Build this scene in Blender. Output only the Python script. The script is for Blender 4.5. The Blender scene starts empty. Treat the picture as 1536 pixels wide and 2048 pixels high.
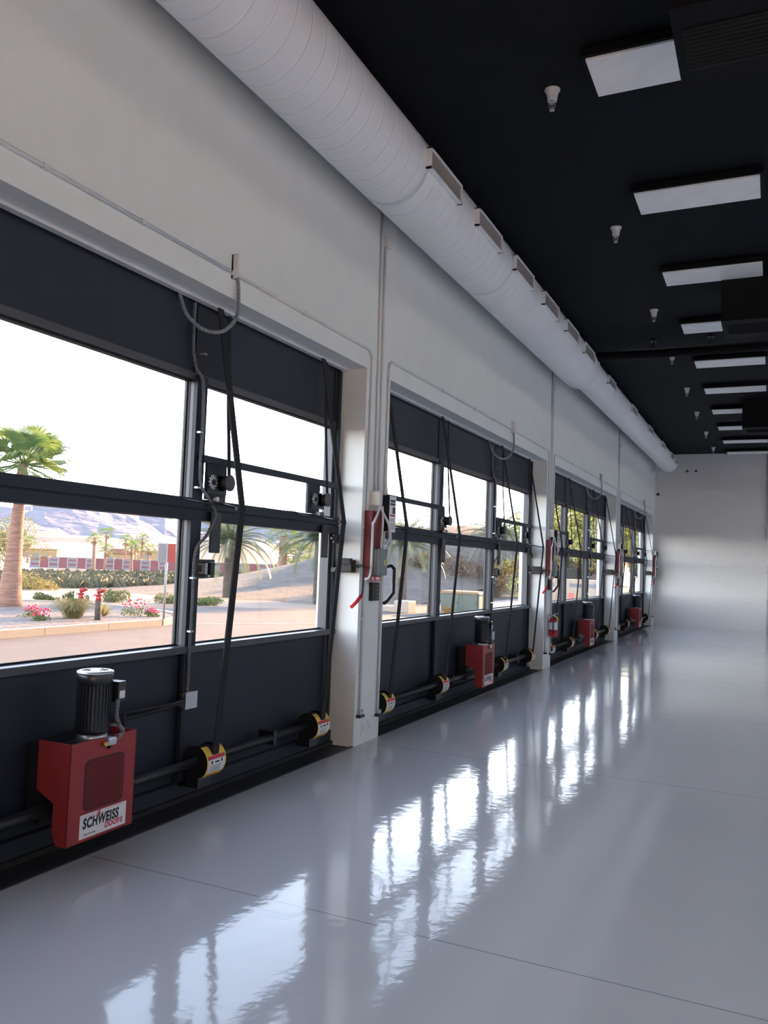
import bpy, bmesh, math, random
from mathutils import Vector, Matrix
random.seed(7)
S = bpy.context.scene
COL = S.collection
PI = math.pi

# ------------------------------------------------------------------ camera
CAMP = Vector((3.258, 0.0, 1.6))
YAW, PITCH, ROLL, FPX = math.radians(25.191), math.radians(3.467), math.radians(2.081), 1654.15
fw = Vector((-math.sin(YAW)*math.cos(PITCH), math.cos(YAW)*math.cos(PITCH), math.sin(PITCH)))
r0 = Vector((math.cos(YAW), math.sin(YAW), 0)); u0 = r0.cross(fw)
rr = r0*math.cos(ROLL) + u0*math.sin(ROLL); uu = -r0*math.sin(ROLL) + u0*math.cos(ROLL)
cd = bpy.data.cameras.new('camera'); cam = bpy.data.objects.new('camera', cd); COL.objects.link(cam)
cam.matrix_world = Matrix(((rr.x, uu.x, -fw.x, CAMP.x), (rr.y, uu.y, -fw.y, CAMP.y), (rr.z, uu.z, -fw.z, CAMP.z), (0, 0, 0, 1)))
cd.sensor_fit = 'VERTICAL'; cd.sensor_height = 24.0; cd.lens = FPX/2048*24.0
cd.clip_start = 0.05; cd.clip_end = 5000
S.camera = cam

# ------------------------------------------------------------------ exposure, sky, sun
S.view_settings.view_transform = 'Standard'
S.view_settings.look = 'None'
S.view_settings.gamma = 1
S.view_settings.exposure = 1.05
S.view_settings.use_curve_mapping = False
W = bpy.data.worlds.new('sky'); S.world = W; W.use_nodes = True
nt = W.node_tree; nt.nodes.clear()
out = nt.nodes.new('ShaderNodeOutputWorld'); bg = nt.nodes.new('ShaderNodeBackground')
tc = nt.nodes.new('ShaderNodeTexCoord'); sx = nt.nodes.new('ShaderNodeSeparateXYZ')
cr = nt.nodes.new('ShaderNodeValToRGB')
SKY = [(0.0, (0.10, 0.08, 0.06)), (0.498, (0.10, 0.08, 0.06)), (0.502, (1.0, 0.88, 0.78)), (0.53, (1.0, 0.97, 0.93)), (0.585, (0.55, 0.57, 0.62)),
       (0.70, (0.19, 0.22, 0.285)), (1.0, (0.10, 0.13, 0.22))]
while len(cr.color_ramp.elements) < len(SKY): cr.color_ramp.elements.new(0.5)
for e, (p, c) in zip(cr.color_ramp.elements, SKY): e.position = p; e.color = (*c, 1)
mr = nt.nodes.new('ShaderNodeMapRange'); mr.inputs['From Min'].default_value = -1; mr.inputs['From Max'].default_value = 1
nt.links.new(tc.outputs['Generated'], sx.inputs[0]); nt.links.new(sx.outputs['Z'], mr.inputs['Value'])
nt.links.new(mr.outputs[0], cr.inputs[0]); nt.links.new(cr.outputs[0], bg.inputs['Color'])
bg.inputs['Strength'].default_value = 9.0
nt.links.new(bg.outputs[0], out.inputs[0])
sd = bpy.data.lights.new('sun', 'SUN'); sun = bpy.data.objects.new('sun', sd); COL.objects.link(sun)
sd.energy = 22.0; sd.color = (1.0, 0.55, 0.26); sd.angle = math.radians(1.0)
sdir = Vector((0.14, 1.0, math.tan(math.radians(13)))).normalized()
sun.rotation_euler = sdir.to_track_quat('Z', 'Y').to_euler(); sun.location = (0, 60, 20)

# ------------------------------------------------------------------ materials
def mat(name, col, rough=0.5, metal=0.0, bump=0.0, bscale=40.0, var=0.0, vscale=4.0, spec=0.5, col2=None, coat=0.0, stretch=None, detail=4):
    m = bpy.data.materials.new(name); m.use_nodes = True
    n = m.node_tree; b = n.nodes['Principled BSDF']
    b.inputs['Roughness'].default_value = rough; b.inputs['Metallic'].default_value = metal
    b.inputs['Specular IOR Level'].default_value = spec
    b.inputs['Coat Weight'].default_value = coat
    c = (*col, 1)
    t = n.nodes.new('ShaderNodeTexCoord'); mp = n.nodes.new('ShaderNodeMapping')
    if stretch: mp.inputs['Scale'].default_value = stretch
    n.links.new(t.outputs['Object'], mp.inputs['Vector'])
    nz = n.nodes.new('ShaderNodeTexNoise'); nz.inputs['Scale'].default_value = vscale; nz.inputs['Detail'].default_value = detail
    n.links.new(mp.outputs[0], nz.inputs['Vector'])
    rp = n.nodes.new('ShaderNodeValToRGB')
    v = var if var else 0.04
    lo = tuple(max(0, x*(1-v)) for x in col); hi = tuple(min(1, x*(1+v)) for x in (col2 or col))
    if col2: lo = col; hi = col2
    rp.color_ramp.elements[0].position = 0.35; rp.color_ramp.elements[1].position = 0.65
    rp.color_ramp.elements[0].color = (*lo, 1); rp.color_ramp.elements[1].color = (*hi, 1)
    n.links.new(nz.outputs['Fac'], rp.inputs[0]); n.links.new(rp.outputs[0], b.inputs['Base Color'])
    if bump:
        n2 = n.nodes.new('ShaderNodeTexNoise'); n2.inputs['Scale'].default_value = bscale
        n.links.new(mp.outputs[0], n2.inputs['Vector'])
        bp = n.nodes.new('ShaderNodeBump'); bp.inputs['Strength'].default_value = 1.0; bp.inputs['Distance'].default_value = bump
        n.links.new(n2.outputs['Fac'], bp.inputs['Height']); n.links.new(bp.outputs[0], b.inputs['Normal'])
    return m

M = {}
M['wall'] = mat('white_wall_paint', (0.765, 0.80, 0.79), 0.55, bump=0.0006, bscale=60, var=0.015)
M['trim'] = mat('white_steel_trim', (0.72, 0.73, 0.75), 0.4)
M['duct_plain'] = mat('white_duct_fitting', (0.86, 0.88, 0.91), 0.45)
M['duct_side'] = mat('grille_grey', (0.42, 0.43, 0.45), 0.5)
M['ceil'] = mat('black_ceiling_paint', (0.004, 0.0055, 0.0085), 0.8, bump=0.001, bscale=30, var=0.1, spec=0.22)
M['blacksteel'] = mat('black_ceiling_steel', (0.003, 0.0036, 0.0045), 0.7, spec=0.2)
M['grille'] = mat('black_grille', (0.0008, 0.0009, 0.0012), 0.8)
M['lens'] = mat('white_acrylic_lens', (0.93, 0.94, 0.95), 0.35)
M['door'] = mat('charcoal_door_skin', (0.012, 0.018, 0.031), 0.6, bump=0.0004, bscale=8, var=0.05)
M['frame'] = mat('dark_bronze_frame', (0.07, 0.072, 0.082), 0.42, metal=0.2)
M['blk'] = mat('black_painted_steel', (0.012, 0.013, 0.016), 0.4)
M['strap'] = mat('black_webbing', (0.014, 0.015, 0.019), 0.85, bump=0.0006, bscale=300)
M['gasket'] = mat('black_rubber_gasket', (0.008, 0.008, 0.009), 0.6)
M['red'] = mat('red_housing_paint', (0.29, 0.03, 0.033), 0.45, bump=0.0003, bscale=90)
M['mesh'] = mat('dark_expanded_metal', (0.055, 0.012, 0.018), 0.6)
M['motor'] = mat('black_motor_casting', (0.012, 0.014, 0.018), 0.35, coat=0.3)
M['alu'] = mat('brushed_aluminium', (0.55, 0.56, 0.58), 0.32, metal=0.85)
M['galv'] = mat('galvanised_steel', (0.5, 0.51, 0.52), 0.38, metal=0.7, var=0.12, vscale=30)
M['brass'] = mat('brass', (0.62, 0.42, 0.12), 0.3, metal=1)
M['white'] = mat('white_sticker', (0.75, 0.76, 0.78), 0.4)
M['cream'] = mat('cream_plastic', (0.8, 0.78, 0.68), 0.4)
M['ink'] = mat('black_ink', (0.012, 0.012, 0.014), 0.5)
M['redink'] = mat('red_ink', (0.55, 0.02, 0.04), 0.5)
M['greyink'] = mat('grey_ink', (0.25, 0.25, 0.27), 0.5)
M['yellow'] = mat('yellow_sticker', (0.75, 0.52, 0.06), 0.45)
M['enclosure'] = mat('grey_switch_enclosure', (0.2, 0.235, 0.23), 0.45)
M['grip'] = mat('red_rubber_grip', (0.55, 0.02, 0.03), 0.5)
M['conduit'] = mat('white_painted_conduit', (0.66, 0.67, 0.69), 0.4)
M['extred'] = mat('extinguisher_red', (0.45, 0.015, 0.025), 0.25, coat=0.4)
M['darkred'] = mat('dark_red_panel', (0.17, 0.018, 0.022), 0.6)
M['tag'] = mat('lime_tag', (0.55, 0.75, 0.08), 0.5)
M['pit'] = mat('dark_threshold_paint', (0.022, 0.024, 0.028), 0.55, bump=0.0015, bscale=40, var=0.2)
M['sash'] = mat('dull_threshold_edge', (0.06, 0.062, 0.065), 0.5, metal=0.3)

def flex_mat(name, col, metal, ring=120.0):
    m = mat(name, col, 0.35, metal=metal); n = m.node_tree; b = n.nodes['Principled BSDF']
    uv = n.nodes.new('ShaderNodeTexCoord'); s = n.nodes.new('ShaderNodeSeparateXYZ'); n.links.new(uv.outputs['UV'], s.inputs[0])
    mm = n.nodes.new('ShaderNodeMath'); mm.operation = 'MULTIPLY'; mm.inputs[1].default_value = ring*2*PI; n.links.new(s.outputs['X'], mm.inputs[0])
    sn = n.nodes.new('ShaderNodeMath'); sn.operation = 'SINE'; n.links.new(mm.outputs[0], sn.inputs[0])
    bp = n.nodes.new('ShaderNodeBump'); bp.inputs['Distance'].default_value = 0.004; bp.inputs['Strength'].default_value = 1
    n.links.new(sn.outputs[0], bp.inputs['Height']); n.links.new(bp.outputs[0], b.inputs['Normal'])
    return m
M['flex'] = flex_mat('flexible_steel_conduit', (0.45, 0.46, 0.48), 0.7)
M['flexdark'] = flex_mat('flexible_dark_conduit', (0.05, 0.055, 0.065), 0.3)
M['flexwhite'] = flex_mat('flexible_pale_conduit', (0.5, 0.52, 0.56), 0.3)

def floor_mat():
    m = bpy.data.materials.new('glossy_grey_epoxy'); m.use_nodes = True; n = m.node_tree; b = n.nodes['Principled BSDF']
    b.inputs['Roughness'].default_value = 0.075; b.inputs['Specular IOR Level'].default_value = 0.5
    t = n.nodes.new('ShaderNodeTexCoord')
    nz = n.nodes.new('ShaderNodeTexNoise'); nz.inputs['Scale'].default_value = 0.6; nz.inputs['Detail'].default_value = 3
    n.links.new(t.outputs['Object'], nz.inputs['Vector'])
    rp = n.nodes.new('ShaderNodeValToRGB'); rp.color_ramp.elements[0].position = .3; rp.color_ramp.elements[1].position = .7
    rp.color_ramp.elements[0].color = (0.56, 0.55, 0.545, 1); rp.color_ramp.elements[1].color = (0.59, 0.575, 0.565, 1)
    n.links.new(nz.outputs['Fac'], rp.inputs[0])
    # thin cut joints every 3.28 m across the room
    s = n.nodes.new('ShaderNodeSeparateXYZ'); n.links.new(t.outputs['Object'], s.inputs[0])
    a = n.nodes.new('ShaderNodeMath'); a.operation = 'ADD'; a.inputs[1].default_value = 100*3.28-3.41; n.links.new(s.outputs['Y'], a.inputs[0])
    md = n.nodes.new('ShaderNodeMath'); md.operation = 'PINGPONG'; md.inputs[1].default_value = 1.64; n.links.new(a.outputs[0], md.inputs[0])
    lt = n.nodes.new('ShaderNodeMath'); lt.operation = 'LESS_THAN'; lt.inputs[1].default_value = 0.0035; n.links.new(md.outputs[0], lt.inputs[0])
    mx = n.nodes.new('ShaderNodeMix'); mx.data_type = 'RGBA'; n.links.new(lt.outputs[0], mx.inputs[0])
    n.links.new(rp.outputs[0], mx.inputs[6]); mx.inputs[7].default_value = (0.28, 0.28, 0.29, 1)
    n.links.new(mx.outputs[2], b.inputs['Base Color'])
    n1 = n.nodes.new('ShaderNodeTexNoise'); n1.inputs['Scale'].default_value = 14; n1.inputs['Detail'].default_value = 2
    n2 = n.nodes.new('ShaderNodeTexNoise'); n2.inputs['Scale'].default_value = 1.6; n2.inputs['Detail'].default_value = 2
    for q in (n1, n2): n.links.new(t.outputs['Object'], q.inputs['Vector'])
    b1 = n.nodes.new('ShaderNodeBump'); b1.inputs['Distance'].default_value = 0.0007; b1.inputs['Strength'].default_value = 1
    b2 = n.nodes.new('ShaderNodeBump'); b2.inputs['Distance'].default_value = 0.0022; b2.inputs['Strength'].default_value = 1
    n.links.new(n1.outputs['Fac'], b1.inputs['Height']); n.links.new(n2.outputs['Fac'], b2.inputs['Height'])
    n.links.new(b2.outputs[0], b1.inputs['Normal']); n.links.new(b1.outputs[0], b.inputs['Normal'])
    return m
M['floor'] = floor_mat()

def cmu_mat():
    m = bpy.data.materials.new('painted_block_wall'); m.use_nodes = True; n = m.node_tree; b = n.nodes['Principled BSDF']
    b.inputs['Roughness'].default_value = 0.6
    t = n.nodes.new('ShaderNodeTexCoord'); mp = n.nodes.new('ShaderNodeMapping'); mp.inputs['Rotation'].default_value = (-PI/2, 0, 0)
    s = n.nodes.new('ShaderNodeSeparateXYZ'); c = n.nodes.new('ShaderNodeCombineXYZ'); n.links.new(t.outputs['Object'], s.inputs[0])
    n.links.new(s.outputs['X'], c.inputs[0]); n.links.new(s.outputs['Z'], c.inputs[1])
    br = n.nodes.new('ShaderNodeTexBrick'); n.links.new(c.outputs[0], br.inputs['Vector'])
    br.inputs['Scale'].default_value = 1; br.inputs['Brick Width'].default_value = 0.40; br.inputs['Row Height'].default_value = 0.2
    br.inputs['Mortar Size'].default_value = 0.005; br.inputs['Mortar Smooth'].default_value = 0.4
    br.inputs['Color1'].default_value = (0.73, 0.725, 0.715, 1); br.inputs['Color2'].default_value = (0.71, 0.705, 0.70, 1); br.inputs['Mortar'].default_value = (0.64, 0.635, 0.63, 1)
    nz = n.nodes.new('ShaderNodeTexNoise'); nz.inputs['Scale'].default_value = 3.5; n.links.new(t.outputs['Object'], nz.inputs['Vector'])
    st = n.nodes.new('ShaderNodeMapRange'); st.inputs['From Min'].default_value = 0.52; st.inputs['From Max'].default_value = 0.66; n.links.new(nz.outputs['Fac'], st.inputs['Value'])
    mx = n.nodes.new('ShaderNodeMix'); mx.data_type = 'RGBA'; n.links.new(st.outputs[0], mx.inputs[0])
    mx.inputs[6].default_value = (0.725, 0.72, 0.71, 1); n.links.new(br.outputs['Color'], mx.inputs[7])
    n.links.new(mx.outputs[2], b.inputs['Base Color'])
    ml = n.nodes.new('ShaderNodeMath'); ml.operation = 'MULTIPLY'; n.links.new(br.outputs['Fac'], ml.inputs[0]); n.links.new(st.outputs[0], ml.inputs[1])
    bp = n.nodes.new('ShaderNodeBump'); bp.invert = True; bp.inputs['Distance'].default_value = 0.002; n.links.new(ml.outputs[0], bp.inputs['Height'])
    n.links.new(bp.outputs[0], b.inputs['Normal'])
    return m
M['cmu'] = cmu_mat()

def duct_mat():
    m = mat('white_spiral_duct', (0.86, 0.88, 0.91), 0.42, var=0.01); n = m.node_tree; b = n.nodes['Principled BSDF']
    t = n.nodes.new('ShaderNodeTexCoord'); s = n.nodes.new('ShaderNodeSeparateXYZ'); n.links.new(t.outputs['UV'], s.inputs[0])
    ad = n.nodes.new('ShaderNodeMath'); ad.operation = 'ADD'; n.links.new(s.outputs['X'], ad.inputs[0]); n.links.new(s.outputs['Y'], ad.inputs[1])
    fr = n.nodes.new('ShaderNodeMath'); fr.operation = 'PINGPONG'; fr.inputs[1].default_value = 0.5; n.links.new(ad.outputs[0], fr.inputs[0])
    mr = n.nodes.new('ShaderNodeMapRange'); mr.inputs['From Min'].default_value = 0.0; mr.inputs['From Max'].default_value = 0.10; mr.inputs['To Min'].default_value = 1; mr.inputs['To Max'].default_value = 0
    mr.interpolation_type = 'SMOOTHSTEP'
    n.links.new(fr.outputs[0], mr.inputs['Value'])
    bp = n.nodes.new('ShaderNodeBump'); bp.inputs['Distance'].default_value = 0.004; n.links.new(mr.outputs[0], bp.inputs['Height']); n.links.new(bp.outputs[0], b.inputs['Normal'])
    return m
M['duct'] = duct_mat()

def glass_mat():
    m = bpy.data.materials.new('window_glass'); m.use_nodes = True; n = m.node_tree; n.nodes.clear()
    o = n.nodes.new('ShaderNodeOutputMaterial'); mx = n.nodes.new('ShaderNodeMixShader'); tr = n.nodes.new('ShaderNodeBsdfTransparent'); gl = n.nodes.new('ShaderNodeBsdfGlossy')
    gl.inputs['Roughness'].default_value = 0.02; tr.inputs['Color'].default_value = (0.93, 0.95, 0.95, 1)
    lw = n.nodes.new('ShaderNodeLayerWeight'); lw.inputs['Blend'].default_value = 0.5
    pw = n.nodes.new('ShaderNodeMath'); pw.operation = 'POWER'; pw.inputs[1].default_value = 5; n.links.new(lw.outputs['Facing'], pw.inputs[0])
    fr = n.nodes.new('ShaderNodeMath'); fr.operation = 'MULTIPLY_ADD'; fr.inputs[1].default_value = 0.5; fr.inputs[2].default_value = 0.02; n.links.new(pw.outputs[0], fr.inputs[0])
    n.links.new(fr.outputs[0], mx.inputs[0]); n.links.new(tr.outputs[0], mx.inputs[1]); n.links.new(gl.outputs[0], mx.inputs[2]); n.links.new(mx.outputs[0], o.inputs[0])
    return m
M['glass'] = glass_mat()

# ------------------------------------------------------------------ geometry helpers
class MB:
    def __init__(s): s.bm = bmesh.new(); s.mats = []; s.uv = s.bm.loops.layers.uv.new('UVMap')
    def mi(s, m):
        if m is None: return 0
        if m not in s.mats: s.mats.append(m)
        return s.mats.index(m)
    def box(s, x0, x1, y0, y1, z0, z1, m=None, bev=0.0, rot=None, piv=None):
        r = bmesh.ops.create_cube(s.bm, size=1.0); vs = r['verts']
        for v in vs: v.co = Vector(((x0+x1)/2+v.co.x*(x1-x0), (y0+y1)/2+v.co.y*(y1-y0), (z0+z1)/2+v.co.z*(z1-z0)))
        if rot: bmesh.ops.rotate(s.bm, verts=vs, cent=piv or Vector(((x0+x1)/2, (y0+y1)/2, (z0+z1)/2)), matrix=Matrix.Rotation(rot[0], 3, rot[1]))
        fs = {f for v in vs for f in v.link_faces}
        for f in fs: f.material_index = s.mi(m)
        if bev:
            es = list({e for f in fs for e in f.edges})
            r2 = bmesh.ops.bevel(s.bm, geom=es, offset=bev, segments=2, profile=0.7, affect='EDGES')
            for f in r2['faces']: f.material_index = s.mi(m)
        return s
    def tube(s, pts, r, m=None, seg=10, caps=True, smooth=True, flat=None, rad=None):
        """sweep a circle (or flat w,t rectangle) along points"""
        P = [Vector(p) for p in pts]; rings = []
        L = 0; up = None
        for i, p in enumerate(P):
            if i == 0: d = P[1]-P[0]
            elif i == len(P)-1: d = P[-1]-P[-2]
            else: d = (P[i+1]-p).normalized()+(p-P[i-1]).normalized()
            d.normalize()
            if up is None:
                up = Vector((0, 0, 1)) if abs(d.z) < 0.9 else Vector((0, 1, 0))
                a = d.cross(up).normalized()
            else:
                a = (a - d*a.dot(d)).normalized()
            b = d.cross(a).normalized()
            if i: L += (p-P[i-1]).length
            R = rad[i] if rad else r
            rings.append(([s.bm.verts.new(p+a*(math.cos(2*PI*k/seg)*R)+b*(math.sin(2*PI*k/seg)*R)) for k in range(seg)], L))
        k_ = s.mi(m)
        for (A, la), (B, lb) in zip(rings, rings[1:]):
            for k in range(seg):
                f = s.bm.faces.new((A[k], A[(k+1) % seg], B[(k+1) % seg], B[k])); f.smooth = smooth; f.material_index = k_
                for lp, (u, v) in zip(f.loops, ((la, k/seg), (la, (k+1)/seg), (lb, (k+1)/seg), (lb, k/seg))): lp[s.uv].uv = (u, v)
        if caps:
            for A in (rings[0][0][::-1], rings[-1][0]):
                f = s.bm.faces.new(A); f.material_index = k_
        return s
    def cyl(s, p0, p1, r, m=None, seg=24, r2=None, smooth=True):
        return s.tube([p0, p1], r, m, seg, True, smooth, rad=[r, r if r2 is None else r2])
    def ribbon(s, pts, w, t, m=None, wdir=(0, 1, 0)):
        """flat strap of width w along wdir and thickness t"""
        P = [Vector(p) for p in pts]; wd = Vector(wdir).normalized(); rings = []
        for i, p in enumerate(P):
            d = (P[min(i+1, len(P)-1)]-P[max(i-1, 0)]).normalized(); nrm = d.cross(wd).normalized()
            rings.append([s.bm.verts.new(p+wd*(a*w/2)+nrm*(b*t/2)) for a, b in ((-1, -1), (1, -1), (1, 1), (-1, 1))])
        k_ = s.mi(m)
        for A, B in zip(rings, rings[1:]):
            for k in range(4):
                f = s.bm.faces.new((A[k], A[(k+1) % 4], B[(k+1) % 4], B[k])); f.material_index = k_
        for A in (rings[0][::-1], rings[-1]): s.bm.faces.new(A).material_index = k_
        return s
    def prism(s, pts2, axis, a, b, m=None):
        """polygon pts2 extruded on axis from a to b. axis 'x': pts (y,z); 'y': (x,z); 'z': (x,y)"""
        def mk(p, t): return {'x': (t, p[0], p[1]), 'y': (p[0], t, p[1]), 'z': (p[0], p[1], t)}[axis]
        A = [s.bm.verts.new(mk(p, a)) for p in pts2]; B = [s.bm.verts.new(mk(p, b)) for p in pts2]; n = len(A); k_ = s.mi(m)
        for f in [s.bm.faces.new(A[::-1]), s.bm.faces.new(B)] + [s.bm.faces.new((A[i], A[(i+1) % n], B[(i+1) % n], B[i])) for i in range(n)]: f.material_index = k_
        return s
    def sphere(s, c, r, m=None, sc=(1, 1, 1), sub=2, jit=0.0):
        rr_ = bmesh.ops.create_icosphere(s.bm, subdivisions=sub, radius=1.0); k_ = s.mi(m)
        for v in rr_['verts']:
            j = 1+random.uniform(-jit, jit); v.co = Vector((c[0]+v.co.x*r*sc[0]*j, c[1]+v.co.y*r*sc[1]*j, c[2]+v.co.z*r*sc[2]*j))
            for f in v.link_faces: f.material_index = k_; f.smooth = True
        return s
    def quad(s, a, b, c, d, m=None):
        f = s.bm.faces.new([s.bm.verts.new(p) for p in (a, b, c, d)]); f.material_index = s.mi(m); return s
    def poly(s, pts, m=None):
        f = s.bm.faces.new([s.bm.verts.new(p) for p in pts]); f.material_index = s.mi(m); return s
    def build(s, name, parent=None, m=None, fix=True):
        if fix: bmesh.ops.recalc_face_normals(s.bm, faces=s.bm.faces[:])
        me = bpy.data.meshes.new(name); s.bm.to_mesh(me); s.bm.free()
        for q in (s.mats or [m]): me.materials.append(M[q] if isinstance(q, str) else q)
        o = bpy.data.objects.new(name, me); COL.objects.link(o)
        if parent: o.parent = parent
        return o

def tag(o, label, cat, group=None, kind=None):
    o['label'] = label; o['category'] = cat
    if group: o['group'] = group
    if kind: o['kind'] = kind
    return o
def struct(o): o['kind'] = 'structure'; return o
def empty(name, loc=(0, 0, 0), label=None, cat=None, group=None, rz=0):
    o = bpy.data.objects.new(name, None); COL.objects.link(o); o.location = loc; o.rotation_euler.z = rz
    o.empty_display_size = 0.05
    if label: tag(o, label, cat, group)
    return o
def dup(root, loc, label=None, group=None, rz=None):
    r = root.copy(); COL.objects.link(r); r.location = loc
    if rz is not None: r.rotation_euler.z = rz
    if label: r['label'] = label
    if group: r['group'] = group
    for ch in list(root.children):
        c = ch.copy(); COL.objects.link(c); c.parent = r
        for g in list(ch.children):
            d = g.copy(); COL.objects.link(d); d.parent = c
    return r
def text(name, body, size, m, parent, origin, xdir, ydir, depth=0.0008, bold=0.0, shear=0.0, sx_=1.0, spacing=1.0):
    """lettering as a mesh lying in the plane xdir/ydir"""
    cu = bpy.data.curves.new('tmp', 'FONT'); cu.body = body; cu.size = size; cu.extrude = depth; cu.offset = bold; cu.shear = shear; cu.space_character = spacing
    t = bpy.data.objects.new('tmp', cu); COL.objects.link(t)
    bpy.context.view_layer.update()
    me = bpy.data.meshes.new_from_object(t.evaluated_get(bpy.context.evaluated_depsgraph_get()))
    bpy.data.objects.remove(t); bpy.data.curves.remove(cu)
    X = Vector(xdir).normalized(); Y = Vector(ydir).normalized(); Z = X.cross(Y)
    for v in me.vertices:
        c = v.co.copy(); v.co = Vector(origin)+X*(c.x*sx_)+Y*c.y+Z*c.z
    me.materials.clear(); me.materials.append(M[m])
    o = bpy.data.objects.new(name, me); COL.objects.link(o); o.parent = parent
    return o
def arc(cx, cy, r, a0, a1, n=8): return [(cx+r*math.cos(a0+(a1-a0)*i/n), cy+r*math.sin(a0+(a1-a0)*i/n)) for i in range(n+1)]
def smoothpath(P, n=6):
    """Catmull-Rom through P"""
    P = [Vector(p) for p in P]; Q = [P[0]*2-P[1]]+P+[P[-1]*2-P[-2]]; o = []
    for i in range(1, len(Q)-2):
        a, b, c, d = Q[i-1], Q[i], Q[i+1], Q[i+2]
        for k in range(n):
            t = k/n; o.append(0.5*((2*b)+(c-a)*t+(2*a-5*b+4*c-d)*t*t+(3*b-a-3*c+d)*t**3))
    o.append(P[-1]); return o

# ------------------------------------------------------------------ setting
BAYS = [0.45, 6.97, 13.49, 20.01]; BW = 6.02; HEAD = 3.31; CEIL = 5.2; YB = 26.45; XR = 10.5; YN = -7.0
ORD = ['nearest', 'second nearest', 'third', 'farthest']
b = MB(); b.box(0.0, XR, YN, YB, -0.12, 0.0); f = struct(b.build('floor', m='floor'))
b = MB(); b.box(-0.42, 0.0, YN, YB, -0.14, -0.004); struct(b.build('trim_1', m='pit'))
b = MB()
for y in BAYS: b.box(-0.025, 0.004, y, y+BW, -0.004, 0.006)
struct(b.build('trim_2', m='sash'))
b = MB(); b.box(-0.42, 8.7, YN-.3, YB+.3, CEIL, CEIL+0.25); b.box(10.0, XR+0.3, YN-.3, YB+.3, CEIL, CEIL+0.25); struct(b.build('ceiling', m='ceil'))  # gap between the slabs added out of view to let in sky light
b = MB()
edges = [YN] + [e for y in [BAYS[0]-6.52]+BAYS for e in (y, y+BW)] + [YB]
for i in range(0, len(edges), 2): b.box(-0.42, 0.0, edges[i], edges[i+1], -0.02, HEAD)
b.box(-0.42, 0.0, YN, YB, HEAD, CEIL+.1)
# panel joints: thin grooves' raised caulk lines at each pier
for y in [y_+BW+0.195 for y_ in BAYS[:3]]: b.box(-0.01, 0.004, y-0.004, y+0.004, HEAD-0.02, CEIL)
struct(b.build('wall_left', m='wall'))
b = MB()
for y in BAYS:   # pale angle the door header closes against
    b.box(-0.225, -0.175, y, y+BW, HEAD-0.022, HEAD-0.001)
struct(b.build('trim_3', m='trim'))
b = MB(); b.box(-0.42, XR+0.3, YB, YB+0.3, -0.1, CEIL+.1); struct(b.build('wall_back', m='cmu'))
b = MB()   # opposite wall; unseen high slots added to brighten the room
ry = [YN] + [e for y in [BAYS[0]-6.52]+BAYS for e in (y, y+BW)] + [YB]
for i in range(0, len(ry), 2): b.box(XR, XR+0.3, ry[i], ry[i+1], 3.3, 4.5)
b.box(XR, XR+0.3, YN, YB, 4.2, CEIL+.1); b.box(XR, XR+0.3, YN, YB, -0.02, 4.06); struct(b.build('wall_right', m='wall'))
b = MB(); b.box(-0.42, XR+.3, YN-.3, YN, -0.02, CEIL+.1)
struct(b.build('wall_front', m='wall'))

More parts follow.
